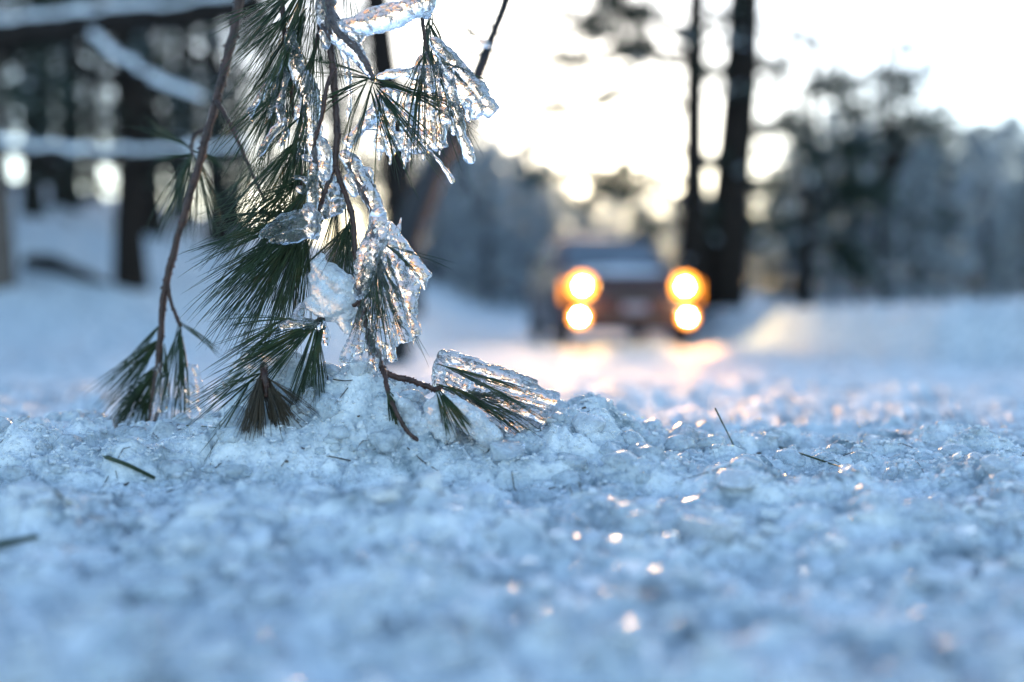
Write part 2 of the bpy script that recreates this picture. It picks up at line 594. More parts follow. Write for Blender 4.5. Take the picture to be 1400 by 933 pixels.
for i, (px, d, s) in enumerate([(1010, 40, .2), (1048, 33, .16), (1090, 38, .2), (1128, 30, .15), (1165, 42, .22), (1205, 34, .17), (1245, 40, .2), (1282, 31, .15), (1320, 41, .22), (1362, 33, .17), (1402, 38, .2), (1442, 30, .16), (1025, 52, .3), (1230, 55, .3), (1340, 56, .3)]):
    px_place(thicket[i % 2], px, d, random.random() * 6.28, s * 1.3, 'low frosty bush at the foot of the right treeline', 'bush', 'bushes under the right treeline').name = 'low_bush'

# two roadside pines behind the car
def roadside_pine(px0, px1, d, r, h, label, limbs):
    b, t = P(px0, 415, d), P(px1, 0, d)
    b.z = TZ(b.x, b.y)
    root = empty('roadside_pine', b)
    k = (t - b)
    pts = [b + k * (i / 5) * (h / k.length) for i in range(6)]
    pts[0] = pts[0] - Vector((0, 0, .2))
    for q in pts[1:]: q += Vector((random.gauss(0, .03), 0, 0))
    tb, cb = MB(), MB()
    tb.tube(pts, [r * 1.25, r * 1.02, r * .95, r * .85, r * .7, r * .45], 12)
    for _ in range(int(h * 3.2)):
        t_ = random.uniform(.12, .95)
        i = min(4, int(t_ * 5)); p0 = pts[i].lerp(pts[i + 1], t_ * 5 - i)
        dd = Vector((random.choice((-1, 1)) * random.uniform(.5, 1), random.gauss(0, .5), random.gauss(0, .25))).normalized()
        L = random.uniform(.5, 1.5)
        lp = limb_path(p0, dd, L, .2, .03)
        tb.tube(lp, [.03, .026, .022, .018, .012, .006], 5)
        for q in lp[2:]:
            if random.random() < .75:
                leaf_spray(cb, q, dd + Vector((random.gauss(0, .6), random.gauss(0, .6), random.gauss(0, .3))), .3, .22, 9, .15, .2)
    tb.build('trunk', M['bark'], root)
    for (path, rr, nsp, blades, w_) in limbs:
        lb = MB()
        pp = [P(*q) for q in path]
        pts2, r2 = resample(pp, [rr * (1 - .8 * i / (len(pp) - 1)) for i in range(len(pp))], 3)
        lb.tube(pts2, r2, 6)
        lb.build('limb', M['bark'], root)
        for _ in range(nsp):
            t_ = random.uniform(.35, 1)
            i = min(len(pts2) - 2, int(t_ * (len(pts2) - 1)))
            dd = (pts2[i + 1] - pts2[i]).normalized() + Vector((random.gauss(0, .8), random.gauss(0, .8), random.gauss(.1, .45)))
            leaf_spray(cb, pts2[i], dd, w_, .26, int(blades * 2.4), .1, .05)
    tag(root, label, 'tree')
    if cb.v:
        cb.build('crown', [M['foliage'], M['foliage_ice']], root, smooth=False)
    return root


random.seed(21)
roadside_pine(985, 1018, 15.5, .31, 9, 'thick dark pine trunk rising just right of the car into white sky',
              [([(1010, 60, 15.5), (1050, 100, 15.2), (1100, 120, 15), (1150, 115, 14.8)], .04, 8, 10, .5),
               ([(1002, 190, 15.5), (1060, 175, 15.2), (1110, 190, 15)], .04, 8, 10, .5),
               ([(1000, 250, 15.5), (975, 225, 15.2), (950, 222, 15)], .03, 7, 6, .3),
               ([(1008, 130, 15.5), (985, 105, 15.2), (958, 110, 15)], .03, 8, 6, .3),
               ([(1012, 40, 15.5), (990, 20, 15.2), (962, 28, 15)], .03, 8, 6, .3),
               ([(995, 330, 15.5), (970, 305, 15.2), (950, 312, 15)], .03, 7, 6, .3),
               ([(1015, 20, 15.5), (1060, 30, 15), (1120, 60, 14.6), (1180, 45, 14.5)], .04, 6, 8, .5)])
roadside_pine(942, 955, 15.0, .19, 8, 'thinner dark pine trunk behind the car\'s right headlamp with clumped boughs leaning left',
              [([(950, 85, 15), (915, 70, 14.7), (870, 75, 14.4), (785, 84, 14.2)], .10, 30, 9, .85),
               ([(952, 60, 15), (900, 30, 14.7), (860, 20, 14.4), (815, -8, 14.2)], .09, 30, 9, .8),
               ([(952, 90, 15), (900, 90, 14.8), (850, 60, 14.6), (800, 40, 14.4)], .06, 22, 9, .75),
               ([(948, 150, 15), (880, 135, 14.7), (800, 142, 14.4), (745, 150, 14.2)], .05, 13, 9, .35),
               ([(946, 210, 15), (880, 190, 14.7), (800, 190, 14.4), (740, 185, 14.2)], .05, 12, 9, .35),
               ([(945, 260, 15), (890, 235, 14.7), (810, 238, 14.4), (740, 245, 14.2)], .05, 15, 9, .38),
               ([(942, 285, 15), (900, 262, 14.8), (850, 258, 14.5), (775, 282, 14.2)], .05, 20, 10, .42),
               ([(942, 320, 15), (915, 305, 14.8), (890, 300, 14.6), (865, 312, 14.5)], .04, 9, 7, .3)])


roadside_pine(1098, 1118, 20.0, .15, 5.6, 'sparse thin pine with open boughs standing right of the thick roadside trunk',
              [([(1108, 95, 20), (1080, 92, 19.8), (1050, 88, 19.6)], .05, 10, 9, .4), ([(1110, 120, 20), (1140, 110, 19.8), (1170, 118, 19.6)], .05, 10, 9, .4),
               ([(1105, 160, 20), (1075, 168, 19.8), (1045, 180, 19.6)], .05, 14, 9, .45), ([(1106, 180, 20), (1145, 188, 19.8), (1190, 205, 19.6)], .05, 16, 9, .5),
               ([(1103, 230, 20), (1070, 240, 19.8), (1035, 262, 19.6)], .05, 18, 10, .5), ([(1103, 250, 20), (1150, 252, 19.8), (1195, 262, 19.6)], .06, 26, 11, .55),
               ([(1101, 300, 20), (1060, 310, 19.8), (1030, 325, 19.6)], .05, 20, 10, .5), ([(1100, 320, 20), (1140, 335, 19.8), (1175, 352, 19.6)], .06, 26, 11, .55)])
roadside_pine(1208, 1216, 23.0, .16, 6.6, 'tall pointed pine spire rising above the right treeline',
              [([(1214, 85, 23), (1200, 96, 23), (1185, 108, 22.8)], .05, 10, 9, .35), ([(1214, 100, 23), (1230, 112, 23), (1245, 122, 22.8)], .05, 10, 9, .35),
               ([(1213, 130, 23), (1185, 146, 22.8), (1165, 158, 22.6)], .05, 16, 10, .4), ([(1213, 140, 23), (1240, 158, 22.8), (1262, 172, 22.6)], .05, 16, 10, .4),
               ([(1212, 180, 23), (1170, 200, 22.8), (1140, 215, 22.6)], .06, 26, 11, .5), ([(1212, 190, 23), (1250, 214, 22.8), (1280, 230, 22.6)], .06, 26, 11, .5),
               ([(1211, 240, 23), (1165, 262, 22.8), (1130, 285, 22.6)], .06, 30, 11, .55), ([(1211, 250, 23), (1255, 276, 22.8), (1290, 300, 22.6)], .06, 30, 11, .55)])


# pine at the left edge with snow-laden boughs
def left_edge_pine():
    d = 8.5
    b = P(-26, 400, d); b.z = TZ(b.x, b.y)
    root = empty('snowy_pine', b)
    mb = MB()
    top = P(-60, -500, d)
    pts, rr = resample([b - Vector((0, 0, .2)), b.lerp(top, .3), b.lerp(top, .65), top], [.30, .24, .21, .15], 4)
    mb.tube(pts, rr, 14)
    mb.build('trunk', M['bark_pale'], root)

    def bough(path, r0, r1, snow_r, twigs):
        pp = [P(*q) for q in path]
        n = len(pp)
        pts, rad = resample(pp, [r0 + (r1 - r0) * i / (n - 1) for i in range(n)], 6)
        pts = [p + Vector((random.gauss(0, .008), 0, random.gauss(0, .01))) for p in pts]
        m = MB(); m.tube(pts, rad, 8)
        for _ in range(twigs):
            i = random.randrange(3, len(pts) - 1)
            dd = Vector((random.gauss(.5, .5), random.gauss(0, .6), random.gauss(-.25, .5))).normalized()
            L = random.uniform(.25, .8)
            tp = limb_path(pts[i], dd, L, .25, .02)
            m.tube(tp, [rad[i] * .38 * (1 - k / 7) for k in range(6)], 5)
        o = m.build('bough', M['bark'], root)
        i0 = 0
        while i0 < len(pts) - 4:
            k = random.randrange(5, 10)
            seg = range(i0, min(len(pts), i0 + k))
            s = MB()
            sp = [pts[i] + Vector((0, 0, rad[i] * .8 + snow_r * .25 + random.gauss(0, .004))) for i in seg]
            s.tube(sp, [snow_r * random.uniform(.6, 1.2) * (1 - .35 * i / len(pts)) for i in seg], 8, round_end=True)
            s.build('snow_cover', M['bough_snow'], o)
            i0 += k - random.choice((0, 1, 1))
    bough([(-50, 58, 8.4), (60, 44, 8.0), (140, 34, 7.6), (240, 22, 7.2), (345, 8, 6.8)], .13, .07, .06, 14)
    bough([(-50, 180, 8.4), (20, 205, 8.0), (120, 213, 7.6), (220, 212, 7.2), (335, 206, 6.8)], .05, .028, .045, 10)
    bough([(120, 38, 7.7), (150, 75, 7.4), (200, 105, 7.1), (290, 147, 6.8)], .036, .022, .042, 6)
    tag(root, 'grey pine at the left photo edge with three snow topped boughs reaching right', 'tree')


left_edge_pine()


# big pine behind the iced branch, one limb reaching up and over towards the camera
def limb_pine():
    d = 15.0
    b = P(548, 405, d); b.z = TZ(b.x, b.y)
    root = empty('dark_pine', b)
    mb = MB()
    pts, rr = resample([b - Vector((0, 0, .2)), P(548, 300, d), P(535, 160, d), P(515, 0, d), P(500, -300, d), P(490, -500, d)], [.34, .27, .25, .23, .18, .1], 4)
    mb.tube(pts, rr, 14)
    for k in range(10):
        i = random.randrange(8, len(pts) - 2)
        dd = Vector((random.choice((-1, 1)) * random.uniform(.5, 1), random.gauss(0, .5), random.gauss(.1, .2))).normalized()
        mb.tube(limb_path(pts[i], dd, random.uniform(.6, 1.6), .15, .03), [.035, .03, .025, .02, .012, .006], 5)
    mb.build('trunk', M['bark'], root)
    tag(root, 'dark pine trunk half hidden behind the iced branch', 'tree')
    b = P(536, 500, 7.0); b.z = TZ(b.x, b.y)
    root = empty('leaning_sapling', b)
    l = MB()
    pts, rr = resample([b - Vector((0, 0, .1)), P(552, 350, 6.3), P(582, 262, 4.6), P(622, 180, 2.6), P(655, 98, 1.6), P(675, 45, 1.38), P(692, 0, 1.26), P(705, -60, 1.2), P(650, -170, 1.1), P(540, -230, 1.0), P(430, -190, .95), P(340, -120, 1.0)],
                       [.12, .10, .062, .026, .012, .0064, .0058, .0055, .005, .005, .0045, .004], 4)
    l.tube(pts, rr, 10)
    for _ in range(10):
        i = random.randrange(4, 22)
        dd = Vector((random.gauss(0, 1), random.gauss(0, .5), random.gauss(.2, .6))).normalized()
        l.tube(limb_path(pts[i], dd, 9 * rr[i] * random.uniform(.6, 1.3), .1, .01), [rr[i] * .3 * (1 - k / 7) for k in range(6)], 5)
    l.build('stem', M['bark_dark'], root)
    tag(root, 'dark leaning sapling behind the iced branch whose stem crosses the white sky at upper centre', 'tree')


limb_pine()

# a fallen log half buried on the left slope
def fallen_log():
    mb = MB()
    a, b = P(68, 362, 9.5), P(122, 384, 9.0)
    pts, rr = resample([a + Vector((-.25, .1, .02)), a, a.lerp(b, .5), b, b + Vector((.25, 0, -.12))], [.09, .10, .085, .08, .05], 4)
    mb.tube(pts, rr, 10)
    o = mb.build('fallen_log', M['bark'])
    tag(o, 'dark log lying half buried in the snow slope under the left pines', 'log')


fallen_log()

# ------------------------------------------------------------------ the car
def simple(name, col, rough, metal=0.0, coat=0.0, em=None, es=0):
    m, t, b = new_mat(name)
    n = noise_node(t, 8, 3)
    lo = tuple(c * .85 for c in col)
    r = ramp(t, n.outputs['Fac'], [(0.3, lo), (0.7, col)])
    t.links.new(r.outputs[0], b.inputs['Base Color'])
    b.inputs['Roughness'].default_value = rough
    b.inputs['Metallic'].default_value = metal
    b.inputs['Coat Weight'].default_value = coat
    b.inputs['Coat Roughness'].default_value = .06
    if em:
        b.inputs['Emission Color'].default_value = (*em, 1)
        b.inputs['Emission Strength'].default_value = es
    return m


M['paint'] = simple('maroon_paint', (.06, .012, .010), .45, .0, .1)
M['trim'] = simple('black_plastic', (.02, .02, .022), .6)
M['glass'] = simple('sky_toned_car_glass', (.20, .23, .28), .25, 0, .6)  # pale grey-blue base colour carries the sky's reflection in the glass
M['tyre'] = simple('tyre_rubber', (.02, .02, .02), .85)
M['rim'] = simple('rim_metal', (.3, .3, .32), .35, .9)
M['rim_dark'] = simple('dark_grille_bar', (.05, .045, .045), .4, .5)
M['chrome'] = simple('chrome', (.5, .5, .52), .2, 1.0)
M['plate'] = simple('number_plate', (.26, .24, .3), .5)
LAMP_COL = (1.0, .38, .035)
M['lamp_glow'] = simple('lamp_reflector_bloom', (.8, .5, .2), .2, 0, 0, (1.0, .27, .0), 2.6)  # oversized emissive reflector, its orange stands in for bloom around the lamp
M['lamp_hot'] = simple('lamp_inner_glow', (.8, .5, .2), .2, 0, 0, (1.0, .42, .02), 4)  # yellow inner part of that bloom, as an emissive ring
M['glow_amber'] = simple('added_amber_emitter', (.6, .2, .02), .2, 0, 0, (1.0, .26, .0), .7)  # emission of the amber boxes added beside the headlamps
M['lamp_bulb'] = simple('lamp_bulb', (1, .9, .7), .2, 0, 0, (1.0, .74, .36), 430)


def loft(sections, cap=True):
    """closed skin through rings of equal count"""
    v, f = [], []
    n = len(sections[0])
    for s in sections: v += [Vector(p) for p in s]
    for i in range(len(sections) - 1):
        for k in range(n):
            k2 = (k + 1) % n
            f.append((i * n + k, i * n + k2, (i + 1) * n + k2, (i + 1) * n + k))
    if cap:
        f.append(tuple(range(n))[::-1]); f.append(tuple((len(sections) - 1) * n + k for k in range(n)))
    return v, f


def ring(y, w, zb, zt, crown, tuck=.93):
    """body section across the car at station y"""
    half = [(0, zb), (w * .8, zb), (w * .95, zb + .05), (w, zb + .16), (w * 1.0, zb + (zt - zb) * .55), (w * .985, zt - .12), (w * tuck, zt - .03), (w * .8, zt), (w * .45, zt + crown * .8), (0, zt + crown)]
    return [(x, y, z) for x, z in half] + [(-x, y, z) for x, z in half[-2:0:-1]]


def build_car():
    front = P(866, 475, 12.0)
    root = empty('parked_car', (front.x, front.y, 0.0), R(5.0))
    root_obj = root

    def add(name, v, f, mat, parent=root, smooth=True):
        me = bpy.data.meshes.new(name)
        me.from_pydata([tuple(q) for q in v], [], f)
        me.materials.append(mat)
        if smooth: me.polygons.foreach_set('use_smooth', [True] * len(me.polygons))
        me.update()
        o = bpy.data.objects.new(name, me); C.objects.link(o); o.parent = parent
        return o

    def addmb(name, mb, mat, parent=root, smooth=True):
        return add(name, mb.v, mb.f, mat, parent, smooth)
    # lower body with wheel arches cut out
    secs = [ring(.00, .62, .40, .62, .01), ring(.03, .74, .27, .76, .015), ring(.12, .82, .22, .84, .02), ring(.3, .86, .2, .89, .03), ring(.7, .88, .2, .94, .035),
            ring(1.15, .885, .2, .99, .03), ring(1.4, .885, .2, 1.0, .02), ring(2.4, .89, .2, 1.0, .02), ring(3.6, .885, .2, 1.01, .02), ring(4.1, .86, .24, 1.02, .02), ring(4.35, .8, .36, .98, .02), ring(4.4, .7, .42, .9, .01)]
    v, f = loft(secs)
    body = add('body', v, f, M['paint'])
    cut = MB()
    for yy in (.78, 3.35):
        cut.tube([Vector((-1.2, yy, .32)), Vector((1.2, yy, .32))], [.385, .385], 28)
    cutter = add('arch_cutter', cut.v, cut.f, M['trim'])
    md = body.modifiers.new('arches', 'BOOLEAN'); md.operation = 'DIFFERENCE'; md.object = cutter; md.solver = 'EXACT'
    dg = bpy.context.evaluated_depsgraph_get()
    me = bpy.data.meshes.new_from_object(body.evaluated_get(dg))
    body.modifiers.clear(); body.data = me
    bpy.data.objects.remove(cutter)
    me.set_sharp_from_angle(angle=R(35))
    # greenhouse
    def hring(z, y0, y1, w, rf):
        return [(-w + rf, y0, z), (w - rf, y0, z), (w, y0 + rf * 1.3, z), (w, (y0 + y1) / 2, z), (w, y1 - rf, z), (w - rf, y1, z), (-w + rf, y1, z), (-w, y1 - rf, z), (-w, (y0 + y1) / 2, z), (-w, y0 + rf * 1.3, z)]
    v, f = loft([hring(.98, 1.12, 4.25, .80, .1), hring(1.2, 1.48, 4.15, .75, .1), hring(1.40, 1.82, 4.02, .685, .1), hring(1.47, 2.0, 3.9, .62, .12), hring(1.49, 2.2, 3.7, .5, .14)])
    add('cabin', v, f, M['paint']).data.set_sharp_from_angle(angle=R(50))

    def panel(name, pts, mat, th, parent=root):
        p = [Vector(q) for q in pts]
        n = (p[1] - p[0]).cross(p[2] - p[0]).normalized() * th
        k = len(p)
        vv = [q + n * .2 for q in p] + [q + n for q in p]
        ff = [tuple(range(k))[::-1], tuple(range(k, 2 * k))] + [(i, (i + 1) % k, k + (i + 1) % k, k + i) for i in range(k)]
        return add(name, vv, ff, mat, parent, False)

    def gp(z, s):    # point on the windscreen plane, s = lateral position
        y = np.interp(z, [.98, 1.2, 1.40], [1.12, 1.48, 1.82]); return Vector((s, y, z))
    ws = panel('windscreen', [gp(1.02, -.66), gp(1.02, .66), gp(1.39, .55), gp(1.39, -.55)], M['glass'], .008)
    for s in (-.3, .25):
        wp = MB(); wp.tube([gp(1.03, s) + Vector((0, -.02, .0)), gp(1.12, s + .4) + Vector((0, -.02, 0))], [.009, .006], 6); addmb('wiper', wp, M['trim'], ws)
    for sx in (-1, 1):
        def sp2(y, z):
            return Vector((sx * np.interp(z, [.98, 1.2, 1.4], [.80, .75, .685]), y, z))
        for y0, y1, yt0, yt1 in ((1.55, 2.5, 1.98, 2.5), (2.6, 3.4, 2.6, 3.35), (3.48, 4.0, 3.43, 3.85)):
            q = [sp2(y0, 1.04), sp2(y1, 1.04), sp2(yt1, 1.37), sp2(yt0, 1.37)]
            if sx < 0: q = q[::-1]
            panel('side_window', q, M['glass'], .012)
        mm = MB()
        mm.tube([Vector((sx * .80, 1.62, 1.04)), Vector((sx * .90, 1.6, 1.07))], [.02, .02], 8)
        mm.box(min(sx * .88, sx * 1.04), max(sx * .88, sx * 1.04), 1.55, 1.64, 1.02, 1.16)
        addmb('wing_mirror', mm, M['trim'], smooth=False)
        for yy in (1.5, 2.55):
            h = MB(); h.tube([Vector((sx * .895, yy + .75, .86)), Vector((sx * .91, yy + .8, .865)), Vector((sx * .91, yy + .92, .865)), Vector((sx * .895, yy + .95, .86))], [.012] * 4, 6)
            addmb('door_handle', h, M['trim'])
    # wheels
    for sx in (-1, 1):
        for yy in (.78, 3.35):
            we = MB()
            xs = [.66, .68, .72, .82, .86, .88]; rs = [.20, .30, .33, .33, .30, .20]
            we.tube([Vector((sx * x, yy, .325)) for x in xs], rs, 28)
            wo_ = addmb('wheel', we, M['tyre'])
            rm = MB()
            rm.tube([Vector((sx * .84, yy, .325)), Vector((sx * .888, yy, .325))], [.215, .205], 24)
            for k in range(5):
                a = k * 2 * math.pi / 5
                rm.tube([Vector((sx * .895, yy, .325)), Vector((sx * .893, yy + .19 * math.cos(a), .325 + .19 * math.sin(a)))], [.035, .028], 6)
            addmb('rim', rm, M['rim'], wo_)
    # front end
    g = MB(); g.box(-.36, .36, -.015, .05, .60, .71); gr = addmb('grille', g, M['trim'], smooth=False)
    for k in range(4):
        s = MB(); z = .615 + k * .026; s.box(-.35, .35, -.026, -.012, z, z + .008); addmb('grille_bar', s, M['rim_dark'], gr, False)
    b = MB(); b.tube([Vector((-.8, .17, .48)), Vector((-.72, .05, .48)), Vector((-.5, -.025, .48)), Vector((.5, -.025, .48)), Vector((.72, .05, .48)), Vector((.8, .17, .48))], [.06, .07, .075, .075, .07, .06], 10)
    addmb('bumper', b, M['paint'])
    it = MB(); it.box(-.42, .42, -.02, .08, .29, .385); addmb('lower_intake', it, M['trim'], smooth=False)
    pl = MB(); pl.box(-.15, .15, -.118, -.106, .43, .53); addmb('number_plate', pl, M['plate'], smooth=False)

    def disc(x, y0, y1, z, r0, r1, n=24):
        m = MB(); m.tube([Vector((x, y0, z)), Vector((x, y1, z))], [r0, r1], n); return m
    for sx in (-1, 1):
        x = sx * .626
        hl = addmb('headlamp', disc(x, .16, -.005, .737, .155, .148), M['chrome'])
        addmb('reflector_bloom', disc(x, -.006, -.012, .737, .142, .136), M['lamp_glow'], hl)
        addmb('inner_glow_ring', disc(x, -.0125, -.0135, .737, .075, .072), M['lamp_hot'], hl)
        ts = MB(); ts.box(min(sx * .755, sx * .86), max(sx * .755, sx * .86), .10, .135, .55, .80)  # glowing box added only to spread orange light outside the headlamp
        addmb('added_amber_glow', ts, M['glow_amber'], smooth=False)
        bulb = MB(); bulb.tube([Vector((x, -.013, .737)), Vector((x, -.03, .737)), Vector((x, -.04, .737))], [.024, .022, .012], 16)
        addmb('bulb', bulb, M['lamp_bulb'], hl)
        xf = sx * .66
        fl = addmb('fog_lamp', disc(xf, .12, -.01, .368, .108, .104), M['chrome'])
        addmb('reflector_bloom', disc(xf, -.011, -.016, .368, .098, .094), M['lamp_glow'], fl)
        bulb = MB(); bulb.tube([Vector((xf, -.017, .368)), Vector((xf, -.035, .368)), Vector((xf, -.042, .368))], [.024, .022, .012], 16)
        addmb('bulb', bulb, M['lamp_bulb'], fl)
        for lx, lz, en, tilt, ang, par in ((x, .737, 150, .4, 17, hl), (xf, .368, 26 if sx > 0 else 10, 30, 64, fl)):
            ld = bpy.data.lights.new('lamp_beam', 'SPOT')
            ld.energy = en; ld.color = LAMP_COL if lz > .5 else (1.0, .27, .02); ld.shadow_soft_size = .11 if lz > .5 else .06
            ld.spot_size = R(ang); ld.spot_blend = .8
            lo = bpy.data.objects.new('lamp_beam', ld); C.objects.link(lo)
            lo.parent = par
            lo.location = (lx, -.11, lz)
            lo.rotation_euler = (R(90 - tilt), 0, R(180 - (13 if lz > .5 else 0)))
    # snow left on the roof and along the base of the windscreen
    sn = MB()
    nx, ny = 14, 18
    base = 0
    for j in range(ny + 1):
        for i in range(nx + 1):
            u, q = i / nx * 2 - 1, j / ny
            edge = min(1, (1 - abs(u)) * 4) * min(1, q * 5, (1 - q) * 5)
            x = u * (.60 + .03 * math.sin(j * 1.3)); y = 1.98 + q * 1.95
            zr = 1.47 + .022 * (1 - u * u) * min(1, q * 4, (1 - q) * 4)
            sn.v.append(Vector((x, y, zr - .012 + edge * (.045 + random.uniform(-.012, .012)))))
    for j in range(ny):
        for i in range(nx):
            a = j * (nx + 1) + i
            sn.f.append((a, a + 1, a + nx + 2, a + nx + 1))
    addmb('roof_snow', sn, M['bough_snow'])
    hs = MB()
    nx, ny = 16, 10
    for j in range(ny + 1):
        for i in range(nx + 1):
            u, q = i / nx * 2 - 1, j / ny
            y = .16 + q * .98
            zc = float(np.interp(y, [.12, .3, .7, 1.15], [.86, .92, .975, 1.02]))
            zs = float(np.interp(y, [.12, .3, .7, 1.15], [.84, .89, .94, .99]))
            edge = min(1, (1 - abs(u)) * 4) * min(1, q * 6, (1 - q) * 6)
            x = u * (.62 + .02 * math.sin(j * 2.1))
            hs.v.append(Vector((x, y, zc + (zs - zc) * abs(u) ** 1.5 - .006 + edge * (.022 + random.uniform(-.004, .004)))))
    for j in range(ny):
        for i in range(nx):
            a = j * (nx + 1) + i
            hs.f.append((a, a + 1, a + nx + 2, a + nx + 1))
    addmb('hood_snow', hs, M['bough_snow'])
    tag(root, 'dark maroon car facing the camera on the snowy road, four amber lamps lit', 'car')


build_car()


# ------------------------------------------------------------------ the iced pine branches
def stem(path, r, d, parent, name='twig', mat=None, knots=True):
    pts = [P(q[0], q[1], d + (q[2] if len(q) > 2 else 0)) for q in path]
    n = len(pts)
    rad = [(r[0] + (r[1] - r[0]) * i / (n - 1)) * d / FPX for i in range(n)]
    pts, rad = resample(pts, rad, 7)
    pts = [p + Vector((random.gauss(0, .0003), random.gauss(0, .0003), random.gauss(0, .0003))) for p in pts]
    rad = [q * random.uniform(.88, 1.14) for q in rad]
    mb = MB(); mb.tube(pts, rad, 8, round_end=True)
    if knots:
        for i in range(2, len(pts) - 1):
            for _ in range(2):
                t = (pts[i] - pts[i - 1]).normalized()
                u, v = frame_of(t)
                a = random.random() * 6.28
                o = (u * math.cos(a) + v * math.sin(a))
                p = pts[i].lerp(pts[i - 1], random.random())
                mb.tube([p + o * rad[i] * .7, p + o * rad[i] * 1.35 + t * rad[i] * .6], [rad[i] * .35, rad[i] * .12], 5)
    return mb.build(name, mat or M['twig'], parent)


def tuft(p0, p1, n, spread, d, parent, dd=0.0, span=.22, lo=.65, hi=1.08, grav=.12, mat=None, rpx=.62, squash=.75, name='needle_tuft'):
    """needles leaving the end of a twig at p0 and pointing to p1, dd = depth change towards the tip"""
    a = P(p0[0], p0[1], d); b = P(p1[0], p1[1], d + dd)
    ax = b - a; L = ax.length; ax.normalize()
    u, v = frame_of(ax)
    if abs(u.y) > abs(v.y): u, v = v, u          # v carries the depth spread
    mb = MB()
    s = math.tan(R(spread))
    k = 0
    while k < n:
        base = a + ax * L * span * (random.random() - .35) + (u * random.gauss(0, 1) + v * random.gauss(0, 1)) * .0012
        wild = 2.2 if random.random() < .1 else 1.0
        c1, c2 = random.gauss(0, .55) * wild, random.gauss(0, .55) * squash * wild
        bend0 = u * random.gauss(0, .09) + v * random.gauss(0, .07)
        for _ in range(random.choice((3, 4, 5, 5))):
            k += 1
            g1, g2 = c1 + random.gauss(0, .16), c2 + random.gauss(0, .16) * squash
            dirv = (ax + u * s * g1 + v * s * g2).normalized()
            ln = L * random.uniform(lo, hi)
            bend = (bend0 + u * random.gauss(0, .03) + v * random.gauss(0, .03)) * ln + Vector((0, 0, -grav * ln * random.uniform(.3, 1.3)))
            outw = (u * g1 + v * g2) * s * ln * .25
            pts = [base + dirv * ln * t + bend * t * t + outw * (t - t * t) for t in (0, .2, .42, .65, .85, 1)]
            r = rpx * random.uniform(.7, 1.2) * d / FPX
            mb.tube(pts, [r * .7, r, r, r * .9, r * .65, r * .15], 4)
    return mb.build(name, mat or M['needle'], parent)


ICE_N = [0]


def remeshed(mb, voxel, amp, seed, smooth_it=2):
    me = bpy.data.meshes.new('raw'); me.from_pydata([tuple(q) for q in mb.v], [], mb.f); me.update()
    o = bpy.data.objects.new('raw', me); C.objects.link(o)
    md = o.modifiers.new('r', 'REMESH'); md.mode = 'VOXEL'; md.voxel_size = voxel; md.adaptivity = 0
    if smooth_it:
        ms = o.modifiers.new('s', 'SMOOTH'); ms.iterations = smooth_it; ms.factor = .5
    dg = bpy.context.evaluated_depsgraph_get()
    out = bpy.data.meshes.new_from_object(o.evaluated_get(dg))
    bpy.data.objects.remove(o); bpy.data.meshes.remove(me)
    n = len(out.vertices)
    co = np.empty(n * 3, np.float32); out.vertices.foreach_get('co', co); co = co.reshape(-1, 3).astype(float)
    no = np.empty(n * 3, np.float32); out.vertices.foreach_get('normal', no); no = no.reshape(-1, 3)
    dsp = np.zeros(n)
    for fr, a in ((90, 1.0), (190, .75), (420, .38)):
        dsp += vnoise3(co[:, 0] * fr, co[:, 1] * fr, co[:, 2] * fr, seed) * a
    co += no * (dsp * amp)[:, None]
    out.vertices.foreach_set('co', co.astype(np.float32).ravel())
    out.polygons.foreach_set('use_smooth', [True] * len(out.polygons))
    out.update()
    return out


def ice(name, tubes, d, parent, mat='ice', voxel=.0009, amp=.0024, jitter=0.0):
    ICE_N[0] += 1
    mb = MB()
    for tb in tubes:
        j = random.uniform(-jitter, jitter)
        pts = [P(q[0], q[1], d + j + (q[3] if len(q) > 3 else 0)) for q in tb]
        rad = [max(q[2], 1.6) * d / FPX for q in tb]
        pts, rad = resample(pts, rad, 4)
        rad = [r * random.uniform(.95, 1.06) for r in rad]
        mb.tube(pts, rad, 9, round_end=True)
    me = remeshed(mb, voxel, amp, 100 + ICE_N[0])
    me.name = name
    me.materials.append(M[mat])
    o = bpy.data.objects.new(name, me); C.objects.link(o)
    if parent:
        o.parent = parent
        o.matrix_parent_inverse = parent.matrix_basis.inverted()
    return o


